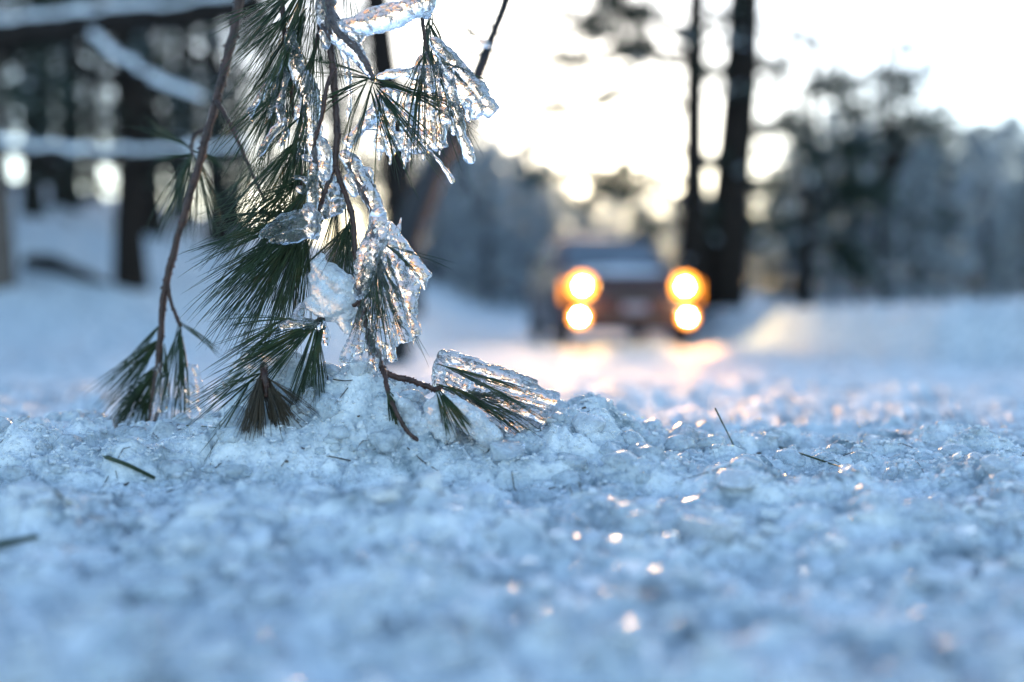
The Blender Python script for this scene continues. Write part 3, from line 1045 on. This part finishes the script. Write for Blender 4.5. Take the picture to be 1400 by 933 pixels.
def fan(name, base, tips, r0, r1, d, parent, mat='ice', bulge=0.0, jitter=.004, voxel=.0009, amp=.0024, web=True, dd=0.0):
    """needles frozen together: ridges running from the base to each tip, with ice webs between"""
    tubes = []
    for i, (tx, ty) in enumerate(tips):
        bx, by = base if not isinstance(base, list) else base[i]
        m = .5
        mx, my = bx + (tx - bx) * m, by + (ty - by) * m + bulge
        kr = random.uniform(.7, 1.25); ke = random.uniform(-.09, .05)
        tx, ty = tx + (tx - bx) * ke + random.uniform(-4, 4), ty + (ty - by) * ke
        tubes.append([(bx, by, r0), (mx + random.uniform(-3, 3), my, (r0 + r1) * .45 * random.uniform(.8, 1.2)), (tx, ty, r1 * kr, dd), (tx + (tx - bx) * .02, ty + (ty - by) * .02, r1 * kr * .8, dd)])
        if random.random() < .5:
            tubes.append([(tx, ty, r1 * kr * .5, dd), (tx + random.uniform(-2, 2), ty + r1 * kr + random.uniform(2, 9), 2.0, dd)])
        if web and i:
            px_, py_ = tips[i - 1]
            for t in sorted(random.sample((.25, .35, .45, .55, .65, .75, .85, .92), 4)):
                x0, y0 = bx + (tx - bx) * t, by + (ty - by) * t + bulge * 4 * t * (1 - t)
                b2 = base if not isinstance(base, list) else base[i - 1]
                x1, y1 = b2[0] + (px_ - b2[0]) * t, b2[1] + (py_ - b2[1]) * t + bulge * 4 * t * (1 - t)
                tubes.append([(x0, y0, r0 * .75, dd * t), (x1, y1, r0 * .75, dd * t)])
    return ice(name, tubes, d, parent, mat, voxel, amp, jitter)


random.seed(5)
D = .93
# --- main branch
main = empty('pine_branch', P(455, 60, D))
tag(main, 'pine branch hanging in the photo\'s centre left, thickly coated in clear ice', 'pine branch')
stem([(455, -230, .04), (448, -90, .02), (450, 20), (453, 75), (458, 127), (461, 180), (458, 226)], (5.2, 4.4), D, main)
stem([(458, 226), (449, 250), (441, 272), (434, 300, .01)], (3.8, 2.6), D, main)
stem([(458, 226), (466, 250), (475, 272), (483, 305), (486, 345), (489, 400), (491, 414)], (3.8, 3.2), D, main)
stem([(440, 0, .02), (436, 45, .02), (424, 95, .02), (421, 130, .02)], (3.2, 2.4), D, main)
stem([(458, 95, -.005), (447, 118, -.008), (440, 160, -.008), (430, 198, -.006), (436, 235)], (3.2, 2.2), D, main)
stem([(384, -60, .01), (386, 10, .01), (392, 70, .01), (398, 120, .01), (402, 160, .01)], (3.6, 2.6), D, main)
stem([(477, 225, .005), (488, 242, .005), (500, 268), (509, 292), (514, 330)], (3.0, 2.4), D, main)
stem([(491, 412), (502, 450), (512, 478), (523, 505), (527, 512)], (3.6, 4.0), D, main)
DH = hit(556, 585, .9) - .006
stem([(525, 507, .03), (531, 536, .015), (540, 560), (556, 588), (576, 606)], (3.4, 2.4), DH, main)
stem([(526, 509), (543, 516), (560, 520), (578, 526), (596, 533), (604, 528)], (4.2, 3.2), D, main)
stem([(491, 413), (474, 422), (456, 431), (440, 436), (420, 442)], (3.2, 2.4), D, main)
stem([(583, -40), (578, 20), (584, 70), (598, 110)], (3.4, 2.2), D + .02, main)
stem([(512, 108), (502, 92), (486, 66), (462, 45), (448, 10)], (2.6, 3.0), D - .005, main)
stem([(410, 200, .02), (412, 260, .02), (418, 330, .02), (416, 350, .02)], (2.6, 2.0), D, main)
stem([(360, 500, .03), (361, 512, .0), (364, 540, -.0)], (5.0, 4.0), hit(362, 575, .9) - .006, main)
stem([(603, 500, .02), (625, 530, .01), (650, 560, 0), (676, 590, 0), (690, 607, 0)], (1.8, 1.3), hit(676, 590, .9) - .01, main)
# needles: (base, tip, n, spread, depth offset, ...)
DB = hit(362, 575, .9) - .005
TUFTS = [
    ((508, 110), (580, 240), 26, 22, -.02, {}), ((508, 110), (520, 235), 18, 16, -.02, {}), ((508, 110), (655, 138), 12, 10, 0, {}),
    ((506, 108), (415, 150), 12, 14, 0, {}), ((505, 106), (410, 70), 7, 16, 0, {}), ((508, 110), (610, 215), 10, 10, -.01, {}),
    ((425, -30), (352, 130), 55, 18, .0, {}), ((415, 20), (345, 190), 60, 20, .01, {}), ((400, 60), (340, 235), 45, 16, 0, {}),
    ((395, 20), (300, 90), 16, 18, 0, {}), ((440, -40), (440, 110), 26, 22, .02, {}), ((470, -50), (470, 90), 16, 20, .03, {}),
    ((402, 110), (300, 210), 22, 14, .0, {}), ((420, 140), (385, 290), 40, 16, .0, {}), ((412, 190), (300, 320), 40, 18, .0, {}),
    ((415, 190), (370, 330), 40, 16, .02, {}), ((420, 240), (285, 330), 34, 15, .01, {}), ((424, 250), (330, 385), 46, 17, 0, {}),
    ((418, 300), (268, 350), 30, 14, -.005, {}), ((416, 310), (300, 440), 75, 17, 0, {}), ((418, 310), (345, 455), 60, 13, .01, {}),
    ((424, 325), (392, 448), 50, 13, .01, {}), ((410, 270), (290, 385), 26, 18, .02, {}),
    ((478, 300), (440, 400), 60, 24, .03, {}), ((484, 310), (476, 410), 40, 22, .03, {}), ((470, 250), (430, 370), 30, 20, .03, {}),
    ((438, 440), (320, 478), 46, 11, -.008, {}), ((438, 440), (295, 535), 26, 13, -.008, {}), ((436, 440), (345, 520), 26, 12, -.01, {}),
    ((436, 440), (408, 560), 44, 8, -.012, {}), ((440, 442), (420, 540), 24, 6, -.012, {}),
    ((360, 510), (270, 590), 20, 13, -.02, {}), ((350, 500), (250, 560), 9, 12, -.02, {}),
    ((360, 512), (346, 600), 110, 17, DB - D, {'mat': 'needle_dry'}), ((361, 514), (396, 600), 110, 16, DB - D, {'mat': 'needle_dry'}),
    ((405, 290), (282, 305), 24, 13, .015, {}), ((402, 318), (276, 402), 36, 15, .0, {}), ((396, 335), (312, 468), 40, 14, .012, {}), ((385, 440), (290, 505), 20, 14, -.01, {}),
    ((400, -10), (330, 70), 26, 18, .015, {}), ((430, 60), (392, 200), 30, 16, .01, {}),
    ((514, 335), (545, 465), 46, 15, 0, {}), ((512, 345), (520, 470), 34, 14, 0, {}), ((520, 330), (575, 400), 16, 16, 0, {}),
    ((503, 405), (490, 488), 18, 13, 0, {}), ((602, 528), (745, 565), 34, 11, 0, {'grav': .02}), ((604, 520), (725, 590), 30, 12, 0, {'grav': .02}),
    ((606, 500), (745, 550), 22, 8, 0, {'grav': .02}), ((600, 534), (640, 590), 46, 17, DH - D + .004, {'grav': .05, 'squash': .2}), ((532, 540), (570, 600), 46, 15, DH - D + .004, {'grav': .05, 'squash': .2}),
    ((600, 80), (668, 150), 18, 9, 0, {}), ((590, 60), (630, 205), 16, 8, 0, {}), ((580, 60), (585, 205), 22, 14, 0, {}), ((580, 80), (545, 200), 16, 14, 0, {}),
    ((585, 30), (640, 100), 14, 20, .02, {}), ((590, 10), (560, 110), 22, 22, .04, {}),
    ((655, 588), (672, 612), 24, 14, hit(660, 605, .9) - .004 - D, {'mat': 'needle_dry'}),
    ((395, 60), (350, 150), 14, 12, -.01, {}), ((428, 215), (418, 290), 18, 16, 0, {}),
]
for p0, p1, n, sp, dd, kw in TUFTS:
    kw = dict(kw)
    if 'mat' in kw: kw['mat'] = M[kw['mat']]
    tuft(p0, p1, n if 'mat' in kw else max(6, int(n * .92)), sp * 1.08, D + dd, main, dd=random.uniform(-.015, .015), **kw)
# ice on it
ice('ice_sheath', [[(472, 36, 9), (500, 34, 15), (535, 24, 16), (565, 12, 14), (584, 4, 14)], [(575, 0, 12), (584, 14, 8), (583, 22, 4)], [(478, 38, 6), (500, 22, 9), (540, 10, 8)]], D - .012, main)
ice('ice_sheath', [[(447, -30, 13), (445, 0, 14), (447, 24, 15), (468, 52, 15), (488, 72, 12), (500, 92, 8), (510, 107, 4)], [(470, 40, 8), (486, 52, 11), (494, 46, 7)], [(440, 45, 5), (445, 62, 6)]], D - .008, main)
fan('ice_fan', [(596, 60), (600, 66), (604, 74), (606, 84)], [(666, 130), (676, 156), (662, 158), (646, 144)], 9, 12, D, main, amp=.003)
ice('icicle', [[(612, 105, 8), (622, 150, 9), (630, 180, 8), (637, 200, 7), (642, 216, 9)], [(640, 140, 6), (641, 166, 2.5)], [(622, 172, 6), (620, 182, 5)]], D - .006, main)
fan('ice_fan', [(575, 80), (582, 78), (588, 78), (596, 80), (604, 84)], [(558, 202), (574, 210), (588, 212), (601, 204), (614, 172)], 6.5, 10, D + .006, main)
fan('ice_fan', [(524, 128), (532, 126), (542, 128), (552, 128), (560, 130)], [(480, 196), (516, 208), (533, 213), (556, 214), (574, 206)], 6.5, 8.5, D + .01, main, jitter=.006)
ice('ice_finger', [[(528, 135, 9), (508, 160, 10), (498, 170, 9)]], D + .004, main)
fan('ice_fan', [(520, 105), (530, 100), (545, 98)], [(600, 92), (604, 104), (590, 112)], 5, 8, D - .004, main)
ice('ice_drop', [[(588, 205, 2), (604, 226, 2.4), (614, 240, 3.6), (618, 248, 5)]], D - .012, main)
ice('icicle', [[(470, 70, 5), (476, 100, 4), (478, 135, 3.2), (476, 168, 2)]], D, main)
ice('ice_sheath', [[(398, 50, 8), (404, 85, 11), (416, 112, 14), (424, 140, 15), (426, 168, 15), (430, 196, 12), (434, 212, 8)], [(410, 150, 8), (416, 190, 10), (410, 214, 7)]], D + .006, main, amp=.003)
fan('ice_fan', [(384, 86), (388, 96), (392, 104)], [(345, 154), (371, 153), (384, 150)], 4.5, 6.5, D - .006, main, web=False)
ice('ice_finger', [[(388, 165, 4), (374, 180, 5), (362, 200, 5), (354, 212, 4)], [(392, 180, 5), (384, 196, 5)]], D - .004, main)
ice('ice_sheath', [[(432, 205, 6), (430, 225, 8), (428, 255, 8), (427, 290, 6)], [(418, 216, 6), (428, 220, 5)], [(402, 243, 3), (414, 244, 3.5), (428, 252, 4)], [(408, 259, 5), (420, 262, 5)], [(440, 195, 8), (446, 215, 11), (444, 240, 9)]], D - .006, main)
fan('ice_fan', [(440, 240), (452, 246), (462, 258)], [(442, 300), (462, 292), (472, 284)], 8, 8, D + .006, main)
ice('ice_plate', [[(360, 322, 7), (385, 310, 13), (410, 302, 15), (424, 296, 15)], [(424, 286, 10), (426, 312, 12)], [(372, 328, 6), (400, 322, 12), (424, 318, 10)], [(428, 290, 7), (432, 322, 5)]], D - .02, main, amp=.003)
ice('ice_sheath', [[(472, 214, 9), (482, 224, 12), (494, 246, 12), (506, 268, 13), (516, 288, 12)], [(476, 246, 7), (484, 264, 7)], [(500, 232, 4), (497, 240, 5)], [(506, 230, 2.2), (509, 248, 3.6), (516, 272, 5)]], D - .004, main)
ice('ice_sheath', [[(518, 294, 13), (517, 320, 16), (506, 345, 17), (499, 368, 16), (494, 392, 12), (490, 404, 8)], [(500, 352, 14), (492, 366, 10)]], D - .012, main, amp=.0032)
fan('ice_fan', [(520, 318), (524, 316), (526, 312), (530, 308), (534, 308)], [(540, 478), (556, 472), (570, 462), (570, 430), (580, 386)], 7, 9, D + .002, main, jitter=.005, amp=.003)
fan('ice_fan', [(512, 330), (514, 330), (516, 330)], [(508, 468), (520, 478), (532, 484)], 7, 9, D - .002, main, jitter=.004)
ice('ice_spike', [[(541, 322, 4.5), (546, 308, 3), (549, 298, 1.6)]], D, main)
fan('ice_fan', [(500, 412), (502, 412), (506, 412)], [(475, 494), (492, 484), (510, 490)], 6, 8.5, D - .006, main)
ice('ice_plate', [[(434, 362, 10), (450, 378, 18), (468, 392, 20), (480, 402, 14)], [(432, 380, 12), (446, 404, 20), (466, 416, 18)], [(428, 416, 12), (446, 424, 14), (474, 428, 14)], [(470, 440, 10), (478, 452, 7)], [(440, 352, 6), (436, 366, 8)]], D + .004, main, mat='frost_ice', amp=.0028)
ice('ice_sheath', [[(388, 446, 7), (404, 440, 9), (424, 444, 8), (440, 448, 6)], [(412, 420, 6), (404, 438, 9)]], D - .012, main)
ice('ice_finger', [[(440, 440, 5), (446, 456, 6), (446, 470, 4)]], D, main)
ice('ice_finger', [[(424, 536, 7), (416, 556, 9), (410, 575, 10), (414, 592, 9)], [(404, 560, 7), (403, 580, 7)]], D - .03, main)
fan('ice_fan', [(606, 488), (606, 496), (604, 504), (602, 514), (602, 524), (604, 532), (610, 538)],
    [(735, 528), (752, 545), (754, 558), (748, 572), (736, 588), (722, 602), (700, 612)], 9, 10, D + .002, main, jitter=.005, amp=.0035, voxel=.001)
ice('ice_plate', [[(604, 498, 10), (600, 515, 11), (606, 532, 10)], [(612, 486, 7), (640, 494, 8), (690, 512, 8), (730, 530, 6)]], D + .006, main, amp=.003)
ice('ice_plate', [[(540, 545, 9), (560, 565, 14), (575, 590, 14)], [(612, 552, 14), (640, 572, 18), (668, 596, 18)], [(600, 545, 9), (592, 570, 14), (610, 595, 16)]], DH + .012, main, mat='frost_ice', amp=.005)
ice('ice_plate', [[(300, 476 + 62, 8), (345, 486, 10), (372, 486, 16), (400, 500, 20), (420, 520, 20)], [(350, 500, 14), (380, 520, 22), (410, 540, 20)]], D + .03, main, mat='frost_ice', amp=.005)

# --- slender branch at the left
left = empty('drooping_pine_branch', P(290, 155, 1.06))
tag(left, 'thin bare pine branch hanging at left, ending in two needle tufts just touching the snow', 'pine branch')
DL = 1.06
stem([(372, -220, -.04), (345, -80, -.02), (328, 0), (318, 48), (303, 110), (291, 155), (272, 225), (256, 282), (243, 325), (228, 384), (222, 418), (219, 470), (212, 530), (205, 582)], (6.6, 3.8), DL, left)
stem([(229, 384), (233, 410), (243, 438), (247, 446)], (2.8, 2.2), DL, left)
stem([(228, 388), (226, 410), (223, 436)], (2.6, 2.0), DL + .01, left)
stem([(297, 140), (316, 172), (334, 212), (350, 250), (362, 275)], (3.4, 2.0), DL - .01, left)
stem([(284, 176), (268, 184), (262, 200), (264, 212)], (2.6, 2.2), DL + .09, left)
for p0, p1, n, sp, dd, kw in [
        ((220, 465), (135, 555), 55, 13, .01, {}), ((217, 500), (150, 585), 60, 13, .01, {}), ((213, 520), (178, 590), 36, 12, 0, {}),
        ((246, 444), (232, 575), 34, 7, 0, {}), ((246, 444), (258, 565), 16, 8, 0, {}), ((248, 445), (305, 478), 12, 8, 0, {}), ((222, 440), (170, 505), 14, 10, .02, {}),
        ((224, 470), (222, 570), 20, 9, 0, {}),
        ((263, 205), (185, 165), 10, 12, .10, {}), ((263, 208), (190, 200), 8, 14, .10, {}), ((264, 210), (225, 320), 30, 14, .10, {}), ((265, 210), (288, 320), 30, 14, .09, {}), ((266, 206), (318, 225), 10, 12, .08, {}),
        ((345, 235), (292, 300), 10, 18, .0, {}), ((355, 262), (330, 330), 12, 20, .0, {})]:
    tuft(p0, p1, n, sp, DL + dd, left, dd=random.uniform(-.02, .02), **kw)
ice('ice_sheath', [[(218, 500, 4), (216, 540, 5), (210, 575, 4)], [(226, 520, 5), (222, 560, 6)]], DL - .01, left)
fan('ice_fan', [(258, 500), (262, 500), (266, 502)], [(254, 560), (264, 566), (276, 556)], 3, 6.5, DL, left)

# --- small sprig against the sky
sprig = empty('pine_sprig', P(660, 58, 1.22))
tag(sprig, 'tiny pine sprig with an ice bead against white sky at upper centre', 'twig')
stem([(586, -20, 0), (612, 16, 0), (640, 40, .02), (668, 60, .1)], (1.3, 2.2), 1.2, sprig)
tuft((655, 52), (612, 30), 10, 24, 1.22, sprig); tuft((664, 60), (690, 96), 5, 20, 1.25, sprig); tuft((662, 58), (620, 105), 8, 20, 1.24, sprig)
ice('ice_bead', [[(657, 57, 5), (662, 60, 6), (668, 62, 4)]], 1.2, sprig)


# ------------------------------------------------------------------ loose things on the snow
def chunk_mesh(size, seed, flat=1.0, n=14, amp=.1):
    rs = random.Random(seed)
    bm = bmesh.new()
    for _ in range(n):
        v = Vector((rs.gauss(0, 1), rs.gauss(0, 1), rs.gauss(0, 1))).normalized() * rs.uniform(.8, 1.1)
        bm.verts.new((v.x, v.y * .8, v.z * flat))
    r = bmesh.ops.convex_hull(bm, input=bm.verts)
    bmesh.ops.delete(bm, geom=[g for g in r['geom_interior'] if isinstance(g, bmesh.types.BMVert)], context='VERTS')
    bmesh.ops.bevel(bm, geom=bm.edges[:], offset=.08, segments=2, affect='EDGES', profile=.6)
    bmesh.ops.triangulate(bm, faces=bm.faces[:])
    bmesh.ops.subdivide_edges(bm, edges=bm.edges[:], cuts=1, use_grid_fill=True)
    for v in bm.verts:
        c = v.co * 3
        k = float(vnoise3(np.array([c.x + 50]), np.array([c.y + 50]), np.array([c.z + 50]), seed)[0])
        v.co *= 1 + k * amp * 2
        v.co *= size
    me = bpy.data.meshes.new('ice_chunk'); bm.to_mesh(me); bm.free()
    me.polygons.foreach_set('use_smooth', [True] * len(me.polygons))
    me.set_sharp_from_angle(angle=R(32))
    return me


def chunk(px, py, d, wpx, label, seed, flat=.7, mat='ice', name='ice_chunk', rot=None):
    d = hit(px, py, d)
    me = chunk_mesh(wpx * .5 * d / FPX, seed, flat)
    me.materials.append(M[mat])
    o = bpy.data.objects.new(name, me); C.objects.link(o)
    p = P(px, py, d)
    o.location = p
    rs = random.Random(seed + 9)
    o.rotation_euler = rot or (rs.uniform(-.5, .5), rs.uniform(-.5, .5), rs.uniform(0, 6))
    tag(o, label, 'ice chunk', 'loose ice chunks on the snow')
    return o


chunk(198, 588, .99, 26, 'small glinting ice block just below the left branch\'s drooping needle tuft', 3, .8)
chunk(232, 590, .97, 56, 'clear slab of ice on the crest right of the drooping left tuft', 4, .5)
chunk(270, 588, .99, 34, 'icy lump on the crest left of the dry brown needle broom', 8, .7, 'frost_ice')
chunk(440, 508, .99, 34, 'rounded glassy ice lump on the heap top between hanging needles and bare twig', 5, .9)
chunk(492, 506, 1.0, 44, 'frosty lump on the heap crest left of the bare forked twig', 6, .6, 'frost_ice')
chunk(388, 552, .93, 64, 'cloudy ice lump on the heap between the brown broom and the green hanging needles', 21, .8, 'lump_ice')
chunk(452, 560, .9, 60, 'cloudy ice lump set in the heap face left of the bare twig', 22, .7, 'lump_ice')
chunk(322, 572, .95, 54, 'cloudy ice lump at the left foot of the heap beside the brown broom', 23, .7, 'lump_ice')
chunk(690, 615, .9, 80, 'broad cloudy ice lump burying the lower edge of the iced fan', 24, .5, 'lump_ice')
chunk(932, 600, 1.12, 66, 'bright backlit ice chunk standing on the crest left of the upright needle', 11, .85)
chunk(58, 610, .99, 24, 'pale ice chip on the snow crest near the left photo edge', 12, .8)
chunk(107, 606, 1.0, 20, 'tiny ice chip on the crest between left edge and drooping tuft', 13, .8)
chunk(805, 580, .99, 64, 'crumbly ice lump on the crest right of the iced fan', 14, .45, 'frost_ice')
chunk(1368, 640, .92, 70, 'low glassy ice lump at the right photo edge', 15, .6, 'frost_ice')
chunk(1010, 655, .9, 110, 'broad flat ice plate on the snow below the upright needle', 16, .22, 'frost_ice', rot=(.15, -.1, .5))
chunk(960, 725, .74, 120, 'large blurred tilted ice plate in the right foreground snow', 17, .3, 'frost_ice', rot=(.35, .1, 2.2))
chunk(800, 790, .62, 56, 'blurred bright ice shard in the foreground right of centre', 18, .4, 'ice', rot=(.7, .2, .6))
chunk(748, 818, .58, 42, 'bright slanting ice sliver in the foreground below centre', 19, .3, 'ice', rot=(.8, .3, -.5))
chunk(490, 905, .47, 70, 'out of focus ice shard at the bottom edge left of centre', 20, .4, 'ice', rot=(.8, -.3, .6))


def loose_needle(pts, d, label, rpx=1.0, n=1, up=False, mat='needle', name='fallen_needle', cat='pine needle'):
    mb = MB()
    for k in range(n):
        off = Vector((random.gauss(0, .002), random.gauss(0, .002), random.gauss(0, .001))) * (k > 0)
        pp = [P(q[0], q[1], (d if up else hit(q[0], q[1], d) - .004)) + Vector((0, 0, 0 if up else .0035)) + off for q in pts]
        pp, rr = resample(pp, [rpx * d / FPX * (1 - .5 * i / (len(pp) - 1)) for i in range(len(pp))], 5)
        mb.tube(pp, rr, 6, round_end=True)
    o = mb.build(name, M[mat])
    tag(o, label, cat, 'fallen needles on the snow')


loose_needle([(978, 559), (990, 583), (1002, 607), (1014, 632)], .99, 'single pine needle standing upright in the snow right of centre', 1.3, 1, True)
loose_needle([(1066, 616), (1100, 627), (1138, 640), (1174, 651)], .95, 'long pine needle lying across the snow crest at right', 1.6)
loose_needle([(145, 630, .02), (168, 638), (190, 648), (212, 659)], .86, 'small bundle of dark needles lying on the snow below the drooping tuft', 1.4, 5)
loose_needle([(74, 676), (92, 693), (115, 706), (144, 718)], .76, 'curved blurred needle on the foreground snow at left', 1.7)
loose_needle([(-14, 757), (10, 751), (30, 747), (52, 742)], .66, 'thick blurred needle bundle cut off by the left photo edge', 3.0, 3)
loose_needle([(-8, 648), (6, 644), (15, 647)], .86, 'stub of needle at the left photo edge on the snow', 1.6)
loose_needle([(255, 587), (275, 588), (295, 590)], .9, 'short needle lying flat beside the brown needle broom', 1.0)
loose_needle([(456, 524), (470, 526), (482, 525)], .93, 'tiny brown needle on the heap below the iced fan', 1.1, 1, mat='needle_dry')


def speck(px, py, d, wpx, label, seed):
    me = chunk_mesh(wpx * .5 * d / FPX, seed, .6)
    me.materials.append(M['debris'])
    o = bpy.data.objects.new('bark_crumb', me); C.objects.link(o)
    o.location = P(px, py, hit(px, py, d) - .002)
    tag(o, label, 'bark crumb', 'bark crumbs on the snow')


speck(1225, 748, .70, 12, 'dark round bark crumb on the right foreground snow', 31)
speck(1037, 620, .97, 9, 'orange brown crumb between the upright and the lying needle', 32)
speck(490, 569, .89, 6, 'brown crumb on the heap face under the forked twig', 33)
speck(392, 631, .86, 7, 'brown crumb on the snow below the brown needle broom', 34)


# ------------------------------------------------------------------ granular ice over the near snow
def crumbs():
    ico = bmesh.new(); bmesh.ops.create_icosphere(ico, subdivisions=1, radius=1)
    V = np.array([v.co[:] for v in ico.verts]); F = np.array([[q.index for q in f.verts] for f in ico.faces]); ico.free()
    protos = []
    for k in range(12):
        g = np.random.default_rng(k)
        protos.append(V * g.uniform(.65, 1.2, (len(V), 1)) * np.array([1, g.uniform(.6, 1), g.uniform(.35, .9)]))
    N1, N2 = 20000, 6000
    d = np.concatenate([rng.normal(.97, .09, N1), .38 + 1.9 * rng.random(N2) ** 1.5])
    d = np.clip(d, .35, 2.4)
    x = (rng.random(N1 + N2) * 1.25 - .62) * d * 1.05
    y = d
    z = terrain(x, y)
    size = .0008 + .0022 * rng.random(len(x)) ** 3
    size = np.where(rng.random(len(x)) < .02, size * 2.6, size)
    keep = vnoise(x * 14, y * 14, 77) + rng.random(len(x)) * .6 > .02
    vs, fs = [], []
    n0 = 0
    for i in np.nonzero(keep)[0]:
        p = protos[i % 12]
        a, b = rng.random() * 6.28, (rng.random() - .5) * 1.4
        ca, sa, cb, sb = math.cos(a), math.sin(a), math.cos(b), math.sin(b)
        m = np.array([[ca, -sa * cb, sa * sb], [sa, ca * cb, -ca * sb], [0, sb, cb]])
        vs.append(p @ m.T * size[i] + np.array([x[i], y[i], z[i] + size[i] * .1]))
        fs.append(F + n0); n0 += len(p)
    nf_grain = sum(len(a) for a in fs)
    # glassy chips lying in the crust
    g = np.random.default_rng(99)
    n2 = 4200
    d = .36 + .80 * g.random(n2) ** .9
    x = (g.random(n2) * 1.3 - .65) * d; y = d; z = terrain(x, y)
    sz = np.where(d < .78, .0020 + .011 * g.random(n2) ** 4, .0012 + .0032 * g.random(n2) ** 2)
    for i in range(n2):
        k = 7
        an = np.sort(g.random(k) * 6.28)
        rr = g.uniform(.7, 1.2, k)
        top = np.stack([np.cos(an) * rr, np.sin(an) * rr * g.uniform(.5, 1), np.zeros(k)], 1)
        bot = top * 1.08 + np.array([0, 0, -.55])
        p = np.concatenate([top, bot, [[0, 0, .03]]])
        a = g.random() * 6.28
        ca, sa = math.cos(a), math.sin(a)
        tx, ty = g.normal(0, .2), g.normal(.04, .2)
        p = p @ np.array([[ca, sa, 0], [-sa, ca, 0], [0, 0, 1]])
        p[:, 2] -= p[:, 0] * tx + p[:, 1] * ty
        vs.append(p * sz[i] + np.array([x[i], y[i], z[i] + sz[i] * .4 + .002]))
        ff = []
        for j in range(k):
            j2 = (j + 1) % k
            ff += [(j, j2, 2 * k), (k + j, j2, j), (k + j, k + j2, j2)]
        fs.append(np.array(ff) + n0); n0 += len(p)
    nf_chip = sum(len(a) for a in fs)
    ib = bmesh.new(); bmesh.ops.create_icosphere(ib, subdivisions=3, radius=1)
    V2 = np.array([v.co[:] for v in ib.verts]); F2 = np.array([[k.index for k in f.verts] for f in ib.faces]); ib.free()
    lumps = []
    for k in range(9):
        h = np.random.default_rng(300 + k)
        o3 = h.uniform(10, 40, 3)
        dsp = 1 + .75 * vnoise3(V2[:, 0] * 1.3 + o3[0], V2[:, 1] * 1.3 + o3[1], V2[:, 2] * 1.3 + o3[2], k) + .35 * vnoise3(V2[:, 0] * 3.1 + o3[0], V2[:, 1] * 3.1 + o3[1], V2[:, 2] * 3.1 + o3[2], k + 50)
        lumps.append(V2 * dsp[:, None] * np.array([1, h.uniform(.6, 1), h.uniform(.4, .75)]))
    n3 = 700
    d = np.concatenate([g.normal(.93, .12, 420), .38 + .9 * g.random(n3 - 420)])
    d = np.clip(d, .36, 1.6)
    x = (g.random(n3) * 1.25 - .62) * d * 1.05; y = d; z = terrain(x, y)
    keep = vnoise(x * 9, y * 9, 81) > -.12
    sz = .004 + .013 * g.random(n3) ** 2.2
    for i in np.nonzero(keep)[0]:
        a, b = g.random() * 6.28, g.normal(0, .3)
        ca, sa, cb, sb = math.cos(a), math.sin(a), math.cos(b), math.sin(b)
        m = np.array([[ca, -sa * cb, sa * sb], [sa, ca * cb, -ca * sb], [0, sb, cb]])
        vs.append(lumps[i % 9] @ m.T * sz[i] + np.array([x[i], y[i], z[i] - sz[i] * .05]))
        fs.append(F2 + n0); n0 += len(V2)
    co = np.concatenate(vs); q = np.concatenate(fs)
    me = bpy.data.meshes.new('ice_crumbs')
    me.vertices.add(len(co)); me.vertices.foreach_set('co', co.ravel().astype(np.float32))
    me.loops.add(q.size); me.loops.foreach_set('vertex_index', q.ravel().astype(np.int32))
    me.polygons.add(len(q))
    me.polygons.foreach_set('loop_start', np.arange(0, q.size, 3, dtype=np.int32))
    me.polygons.foreach_set('loop_total', np.full(len(q), 3, dtype=np.int32))
    me.update(calc_edges=True)
    me.materials.append(M['grain_ice']); me.materials.append(M['chip_ice'])
    mi = np.zeros(len(q), np.int32); mi[nf_grain:] = 1; mi[nf_chip:] = 2
    me.materials.append(M['lump_ice'])
    sm = np.zeros(len(q), bool); sm[nf_chip:] = True
    me.polygons.foreach_set('use_smooth', sm)
    me.polygons.foreach_set('material_index', mi)
    o = bpy.data.objects.new('ice_crumbs', me); C.objects.link(o)
    tag(o, 'loose granular ice crumbs covering the near snow crust', 'ice crumbs', kind='stuff')


crumbs()


# ------------------------------------------------------------------ needle litter and bark dust
def litter():
    mb = MB()
    g = random.Random(77)
    for k in range(170):
        d = g.uniform(.5, 1.25) if k % 3 else g.uniform(.78, 1.0)
        x = g.uniform(-.55, .6) * d if k % 2 else g.gauss(-.17, .14)
        y = d
        L = g.uniform(.003, .02) if g.random() < .8 else g.uniform(.03, .06)
        a = g.uniform(0, 6.28)
        r = g.uniform(.0003, .0006) if L > .006 else g.uniform(.0005, .0011)
        pts = []
        for t in (0, .5, 1):
            px_, py_ = x + math.cos(a) * L * t, y + math.sin(a) * L * t
            pts.append(Vector((px_, py_, TZ(px_, py_) + .0012)))
        mb.tube(pts, [r, r, r * .6], 5, mi=k % 2)
    o = mb.build('needle_litter', [M['needle_dry'], M['debris']])
    tag(o, 'fine scattered needle bits and bark dust on the icy snow', 'needle litter', kind='stuff')


litter()
